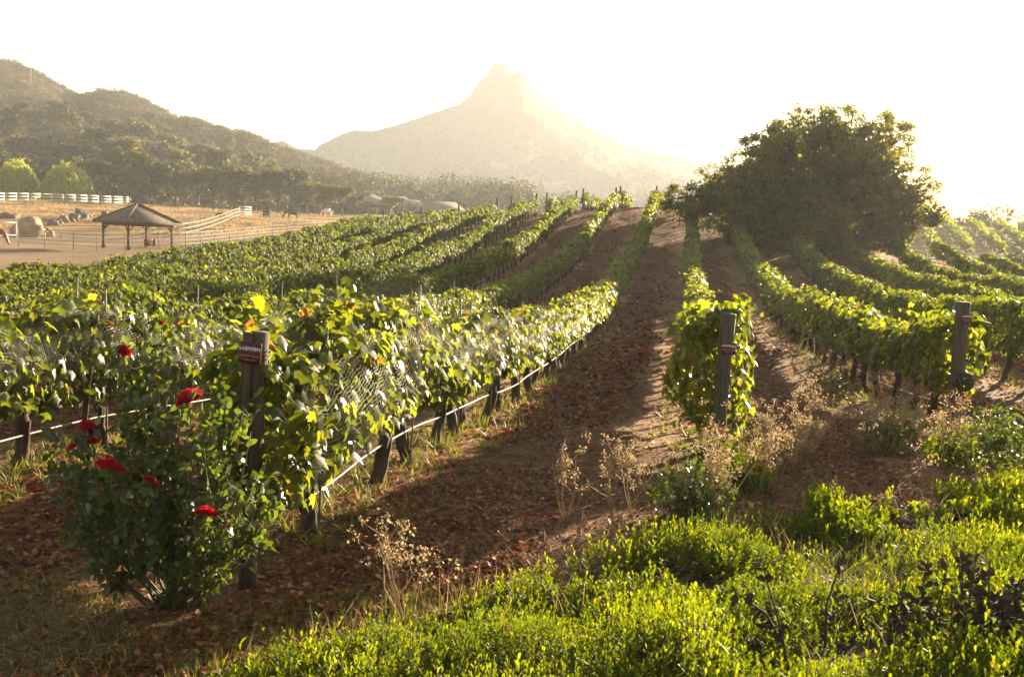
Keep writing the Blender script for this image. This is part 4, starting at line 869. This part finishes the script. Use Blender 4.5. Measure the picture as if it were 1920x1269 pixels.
for e in ends:
    b = np.array([rng.normal(0, .07), rng.normal(0, .06), -.03]); mid_ = b*.5+e*.5+np.array([e[0]*.28, 0, -.12])+rng.normal(0, .04, 3); s = np.linspace(0, 1, 9)[:, None]
    P = (1-s)**2*b+2*s*(1-s)*mid_+s*s*e; canes.tube(P, np.linspace(.009, .003, 9), 6)
    L_ = np.linalg.norm(e-b); ng = int(L_*17)
    for g in range(ng):
        s_ = rng.uniform(.32, 1.04); p = (1-s_)**2*b+2*s_*(1-s_)*mid_+s_*s_*e; dr = norm(rng.normal(size=3)+np.array([0, -.2, .25])); ln = rng.uniform(.06, .13); side = norm(np.cross(dr, rng.normal(size=3)))
        canes.tube([p, p+dr*ln], .0018, 4, False)
        for q, sd in ((1.0, 0), (.68, 1), (.68, -1), (.35, 1), (.35, -1)):
            lp.append(p+dr*ln*q); ltp.append(dr*(1 if sd == 0 else .4)+side*sd+np.array([0, 0, -.25])); lnm.append(np.cross(dr, side)+rng.normal(0, .45, 3)+np.array([0, -.2, .3])); lsz.append(rng.uniform(.036, .068))
leaves.add(*scatter(OVAL[0]*np.array([1.35, 1, 1]), OVAL[1], np.array(lp), frames(np.array(lnm), np.array(ltp)), np.array(lsz)))
canes.build("stem", M_CANE, rose); leaves.build("foliage", M_ROSELEAF, rose)

# ---------------------------------------------------------------- near ground: litter, covers, weeds
def put(n, fx_, fy_): return np.c_[fx_, fy_, Hn(fx_, fy_)]
n = 130000; Y = 4.3*np.exp(rng.random(n)*math.log(84/4.3)); X = rng.uniform(-.55, .56, n)*Y
keep = (1.5*fbm(X*.7, Y*.55, 31, 4)+rng.normal(0, .45, n) > np.where(Y < 10, -2.2, -.6)); qx, qy = proj(np.c_[X, Y, Hn(X, Y)]); keep &= (qy < np.interp(qx, COVX, COVY)+30) & (X > row_x(-6, Y)-1) & (X < row_x(8, Y)+2)
frq = np.mod((X-row_x(1, Y))/3.15, 1); keep &= ~((frq > .58) & (frq < .98) & (rng.random(n) < .7))   # litter thinned so the painted sun strips beside the rows stay visible
X, Y = X[keep], Y[keep]; n = len(X); P = put(n, X, Y)+np.c_[np.zeros((n, 2)), rng.uniform(0, .02, n)]
V, F = scatter(CURL[0], CURL[1], P, frames(rdir(n)*.55+np.array([0, 0, 1.]), rdir(n)), rng.uniform(.022, .062, n)*np.clip(Y/12, .75, 2.8))
tag(link("leaf_litter", np_mesh("leaf_litter", V, F), M_LITTER), kind="stuff")
# straw lying on the aisles
n = 42000; Y = 4.5*np.exp(rng.random(n)*math.log(26/4.5)); X = rng.uniform(-.55, .56, n)*Y; kp = fbm(X*.8, Y*.8, 61, 3)+rng.normal(0, .3, n) > .0; X, Y = X[kp], Y[kp]; n = len(X)
V, F = scatter(BLADE[0], BLADE[1], put(n, X, Y)+[0, 0, .012], frames(rdir(n)*.3+np.array([0, 0, 1.]), rdir(n)*np.array([1, 1, .25])), np.c_[rng.uniform(.004, .007, n)*np.clip(Y/8, 1, 2), rng.uniform(.07, .2, n), np.full(n, .05)])
tag(link("straw", np_mesh("straw", V, F), M_DRY), kind="stuff")
# green ground cover on the bank: upright rosettes of spoon shaped leaves
n = 150000; X = rng.uniform(-2.5, 9, n); Y = rng.uniform(2.4, 10.5, n); P = put(n, X, Y); qx, qy = proj(P); lim = np.interp(qx, COVX, COVY)
dens = fbm(X*1.3, Y*1.3, 51, 3); keep = (qy > lim+25*noise2(X*3, Y*3, 2)) & (qx > -200) & (qx < 2700) & (qy < 2300)
fuzz = (qx > 1500) & (qy > 1010+.1*(1920-qx)) & (qy < 1140)
keep &= (dens+.45*(qy > 1120)+rng.normal(0, .12, n) > -.5) & ~(fuzz & (rng.random(n) < .6)) & (rng.random(n) < np.clip(9/Y**1.1, .35, 1)*.55)
P = P[keep]; dn = dens[keep]; n = len(P); hgt = np.clip(.12+.16*dn+.07*fbm(P[:, 0]*4, P[:, 1]*4, 57, 2)+rng.uniform(-.06, .10, n)+.12*(rng.random(n) < .03), .03, .36); lean = rng.normal(0, .14, (n, 2))
pos, nm_, tp_, sz = [], [], [], []
for j in range(13):
    f = j/12; a = j*2.4+rng.uniform(0, 6.28, n)*0+np.arange(n)*1.7; el = .35+f*.95; s = .35+.65*f
    pos.append(P+np.c_[lean*(hgt*s)[:, None]*2, hgt*s]); dr = np.c_[np.cos(a)*math.cos(el), np.sin(a)*math.cos(el), np.full(n, math.sin(el))]+rng.normal(0, .15, (n, 3)); tp_.append(dr)
    nm_.append(np.c_[-np.cos(a)*math.sin(el), -np.sin(a)*math.sin(el), np.full(n, math.cos(el))]+rng.normal(0, .2, (n, 3))); sz.append(np.clip(rng.normal(.035, .009, n), .016, .06)*(1+.35*fbm(P[:, 0]*1.1, P[:, 1]*1.1, 91, 2))*(1.1-.35*f)*np.clip(P[:, 1]/5.5, 1, 1.4))
V, F = scatter(SPAT[0]*np.array([.95, 1, 1]), SPAT[1], np.vstack(pos), frames(np.vstack(nm_), np.vstack(tp_)), np.concatenate(sz))
tag(link("ground_cover", np_mesh("ground_cover", V, F), M_COVER), kind="stuff")
# grass: lower left, the fuzzy patch on the right, the row feet
def grass(name, X, Y, hmin, hmax, wid, mat, lean=.45):
    n = len(X); d = rdir(n)*lean+np.array([0, 0, 1.]); V, F = scatter(BLADE[0], BLADE[1], put(n, X, Y)-[0, 0, .01], frames(rdir(n)*np.array([1, 1, .2])+np.array([0, -.6, 0]), d), np.c_[np.full(n, wid), rng.uniform(hmin, hmax, n), rng.uniform(hmin, hmax, n)])
    return tag(link(name, np_mesh(name, V, F), mat), kind="stuff")
n = 26000; X = rng.uniform(-4.2, 1.2, n); Y = rng.uniform(3.2, 6.2, n); qx, qy = proj(put(n, X, Y)); top_ = np.interp(qx, [-200, 0, 300, 520, 800, 1000], [1090, 1100, 1140, 1150, 1050, 1010]); k_ = (qy > top_+60*fbm(X*2, Y*2, 8, 2)) & (rng.random(n) < .75); 
grass("grass", X[k_], Y[k_], .03, .15, .0045, M_GREENGRASS)
n = 5000; X = rng.uniform(-4.5, -1.6, n); Y = rng.uniform(4.3, 6.4, n); qx, qy = proj(put(n, X, Y)); k_ = (qx < 150) & (qy > 1080) & (qy < 1230); k_ &= fbm(X*2.5, Y*2.5, 19, 2) > -.1; grass("dry_grass", X[k_], Y[k_], .04, .13, .004, M_DRY)
n = 16000; X = rng.uniform(1.2, 5.2, n); Y = rng.uniform(3.6, 7.5, n); qx, qy = proj(put(n, X, Y)); k_ = (qx > 1500) & (qy > 1010+.1*(1920-qx)) & (qy < 1150) & (rng.random(n) < .6)
grass("grass", X[k_], Y[k_], .10, .26, .0035, M_GREENGRASS, .7)
# little weeds along the rows and in the aisles
n = 2600; kk = rng.integers(-1, 5, n); Y = 7*np.exp(rng.random(n)*math.log(5)); X = np.array([float(row_x(k_, y)) for k_, y in zip(kk, Y)])+rng.normal(0, .35, n); m_ = 9
C = np.repeat(put(n, X, Y), m_, 0); d = rdir(len(C))*.7+np.array([0, 0, .9]); V, F = scatter(BLADE[0], BLADE[1], C+rng.normal(0, .02, C.shape)*[1, 1, 0], frames(rdir(len(C)), d), np.c_[np.full(len(C), .012), rng.uniform(.06, .22, len(C)), rng.uniform(.05, .2, len(C))])
tag(link("weeds", np_mesh("weeds", V, F), M_GREENGRASS), kind="stuff")
n = 2600; X = rng.uniform(-1.5, 6, n); Y = rng.uniform(2.8, 8.5, n); qx, qy = proj(put(n, X, Y)); k_ = (qy > np.interp(qx, COVX, COVY)-40) & (fbm(X*1.6, Y*1.6, 15, 2) > .1); grass("dry_grass", X[k_], Y[k_], .12, .36, .0035, M_DRY, .5)
n = 3000; X = rng.uniform(-3, 9, n); Y = rng.uniform(3.6, 12, n); qx, qy = proj(put(n, X, Y)); k_ = (abs(qy-np.interp(qx, COVX, COVY)+25) < 55); grass("dry_grass", X[k_], Y[k_], .10, .34, .004, M_DRY, .55)
# dry seed-head weeds round the second and third post
def dry_weed(seed, h):
    global rng
    kp = rng; rng = np.random.default_rng(seed); mb = MB(); hd = []
    for i in range(rng.integers(2, 5)):
        e = np.array([rng.normal(0, h*.28), rng.normal(0, h*.2), h*rng.uniform(.65, 1)]); P = [np.zeros(3), e*.5+rng.normal(0, .03, 3), e]; mb.tube(P, [.005, .004, .002], 5)
        for j in range(rng.integers(5, 10)):
            s = rng.uniform(.45, 1); b = e*s; t2 = b+np.array([rng.normal(0, .07), rng.normal(0, .06), rng.uniform(.02, .13)]); mb.tube([b, t2], .0018, 4, False); hd.append(t2)
    hd = np.repeat(np.array(hd), 24, 0); n = len(hd); d = rdir(n); V, F = scatter(KITE[0], KITE[1], hd+d*.012+rng.normal(0, .012, (n, 3)), frames(rdir(n), d), rng.uniform(.008, .02, n)); mb.add(V, F)
    rng = kp; me = np_mesh("dry_weed", np.vstack(mb.V), [np.vstack(mb.F3), np.vstack(mb.F4)]); me.materials.append(M_DRY); return me
DW = [dry_weed(i, .5) for i in range(6)]
spots = [(1150, 985), (1185, 975), (1215, 990), (1100, 1000), (1250, 960), (1290, 975), (1320, 965), (1235, 1000), (1180, 1010), (1385, 950), (1420, 940), (1455, 915), (1300, 935), (1265, 985), (1130, 1015), (1345, 990), (1480, 900), (1410, 905), (880, 1085), (915, 1075), (760, 1180), (1540, 850), (1580, 830), (1620, 840), (1660, 860), (1700, 850), (1740, 870), (1550, 780), (1520, 740), (1490, 700), (1600, 780), (1650, 800), (1710, 800), (1560, 880), (1610, 900), (1680, 890), (1760, 890), (1830, 880), (1640, 760), (1500, 660), (1470, 650), (1580, 720), (1540, 700), (1365, 930), (1275, 930), (1330, 925)]
for i, (px, py) in enumerate([q for j, q in enumerate(spots) if (j % 2 == 0 and q[1] < 895) or (q[1] >= 895 and j % 5 < 2)]+[q for q in spots[1::2] if q[1] < 870]+[(1440, 880), (1495, 890), (1400, 850), (1060, 990), (1520, 880)]):
    p = on_ground(px, py); o = bpy.data.objects.new("dry_weed", DW[i % 6]); COL.objects.link(o); s = rng.uniform(.8, 1.5)*(1 if py > 900 else 1.05); o.location = p; o.scale = (s, s, s); o.rotation_euler = (0, 0, rng.uniform(0, 6.28))
    tag(o, "dry tan weed with seed heads between the ground cover and the row ends" if py > 895 else "dry tan weed with seed heads under the hazy signed row on the right", "weed", "dry weeds by the ground cover" if py > 895 else "dry weeds under the right row")
# leafy weed bushes among them
for i, (px, py, r_, lab) in enumerate(((1340, 900, .34, "leafy green weed clump at the foot of the leaning post"), (1300, 975, .4, "dark green weed clump below the leaning post"), (1390, 925, .3, "small green weed clump right of the leaning post"), (1560, 760, .5, "pale scrubby weed clump under the hazy signed row"), (1670, 850, .4, "scrubby green weed clump left of the hazy signed post"), (1870, 890, .6, "dark leafy weed clump at the right edge above the ground cover"), (1780, 880, .35, "green weed clump in front of the hazy signed post"))):
    p = on_ground(px, py); q = MB(); 
    for j in range(9): q.tube([(0, 0, 0), tuple(np.array([rng.normal(0, .4), rng.normal(0, .3), rng.uniform(.5, 1)])*r_)], .004, 4)
    q2 = MB().add(*blob_leaves(np.array([0, 0, r_*.55]), r_*.8, int(900*r_/.4), .06, OVAL, (1.15, 1, .85), .45)); r = thing("weed_clump", lab, "weed", tuple(p)); q.build("stem", M_CANE, r); q2.build("foliage", M_GREENGRASS if i in (3, 4) else M_ROSELEAF if i in (1, 5) else M_COVER, r)
# dark dead shrub in the lower right corner
p = on_ground(1840, 1255, 2.0); q = MB(); hd = []
for i in range(40):
    b = np.array([rng.normal(0, .2), rng.normal(0, .12), 0]); e = b+np.array([rng.normal(0, .1), rng.normal(0, .08), rng.uniform(.12, .40)]); q.tube([b, (b+e)/2+rng.normal(0, .02, 3), e], [.006, .004, .002], 5); hd += [b+(e-b)*s for s in rng.uniform(.25, 1, 26)]
hd = np.array(hd); n = len(hd); d = rdir(n)+np.array([0, 0, .7]); q.add(*scatter(OVAL[0], OVAL[1], hd, frames(rdir(n), d), rng.uniform(.02, .05, n))); o = q.build("dead_shrub", M_DARKTWIG); o.location = p; o.scale = (1.5, 1.3, 1.35); tag(o, "dark dead shrub in the lower right corner on the bank", "shrub")
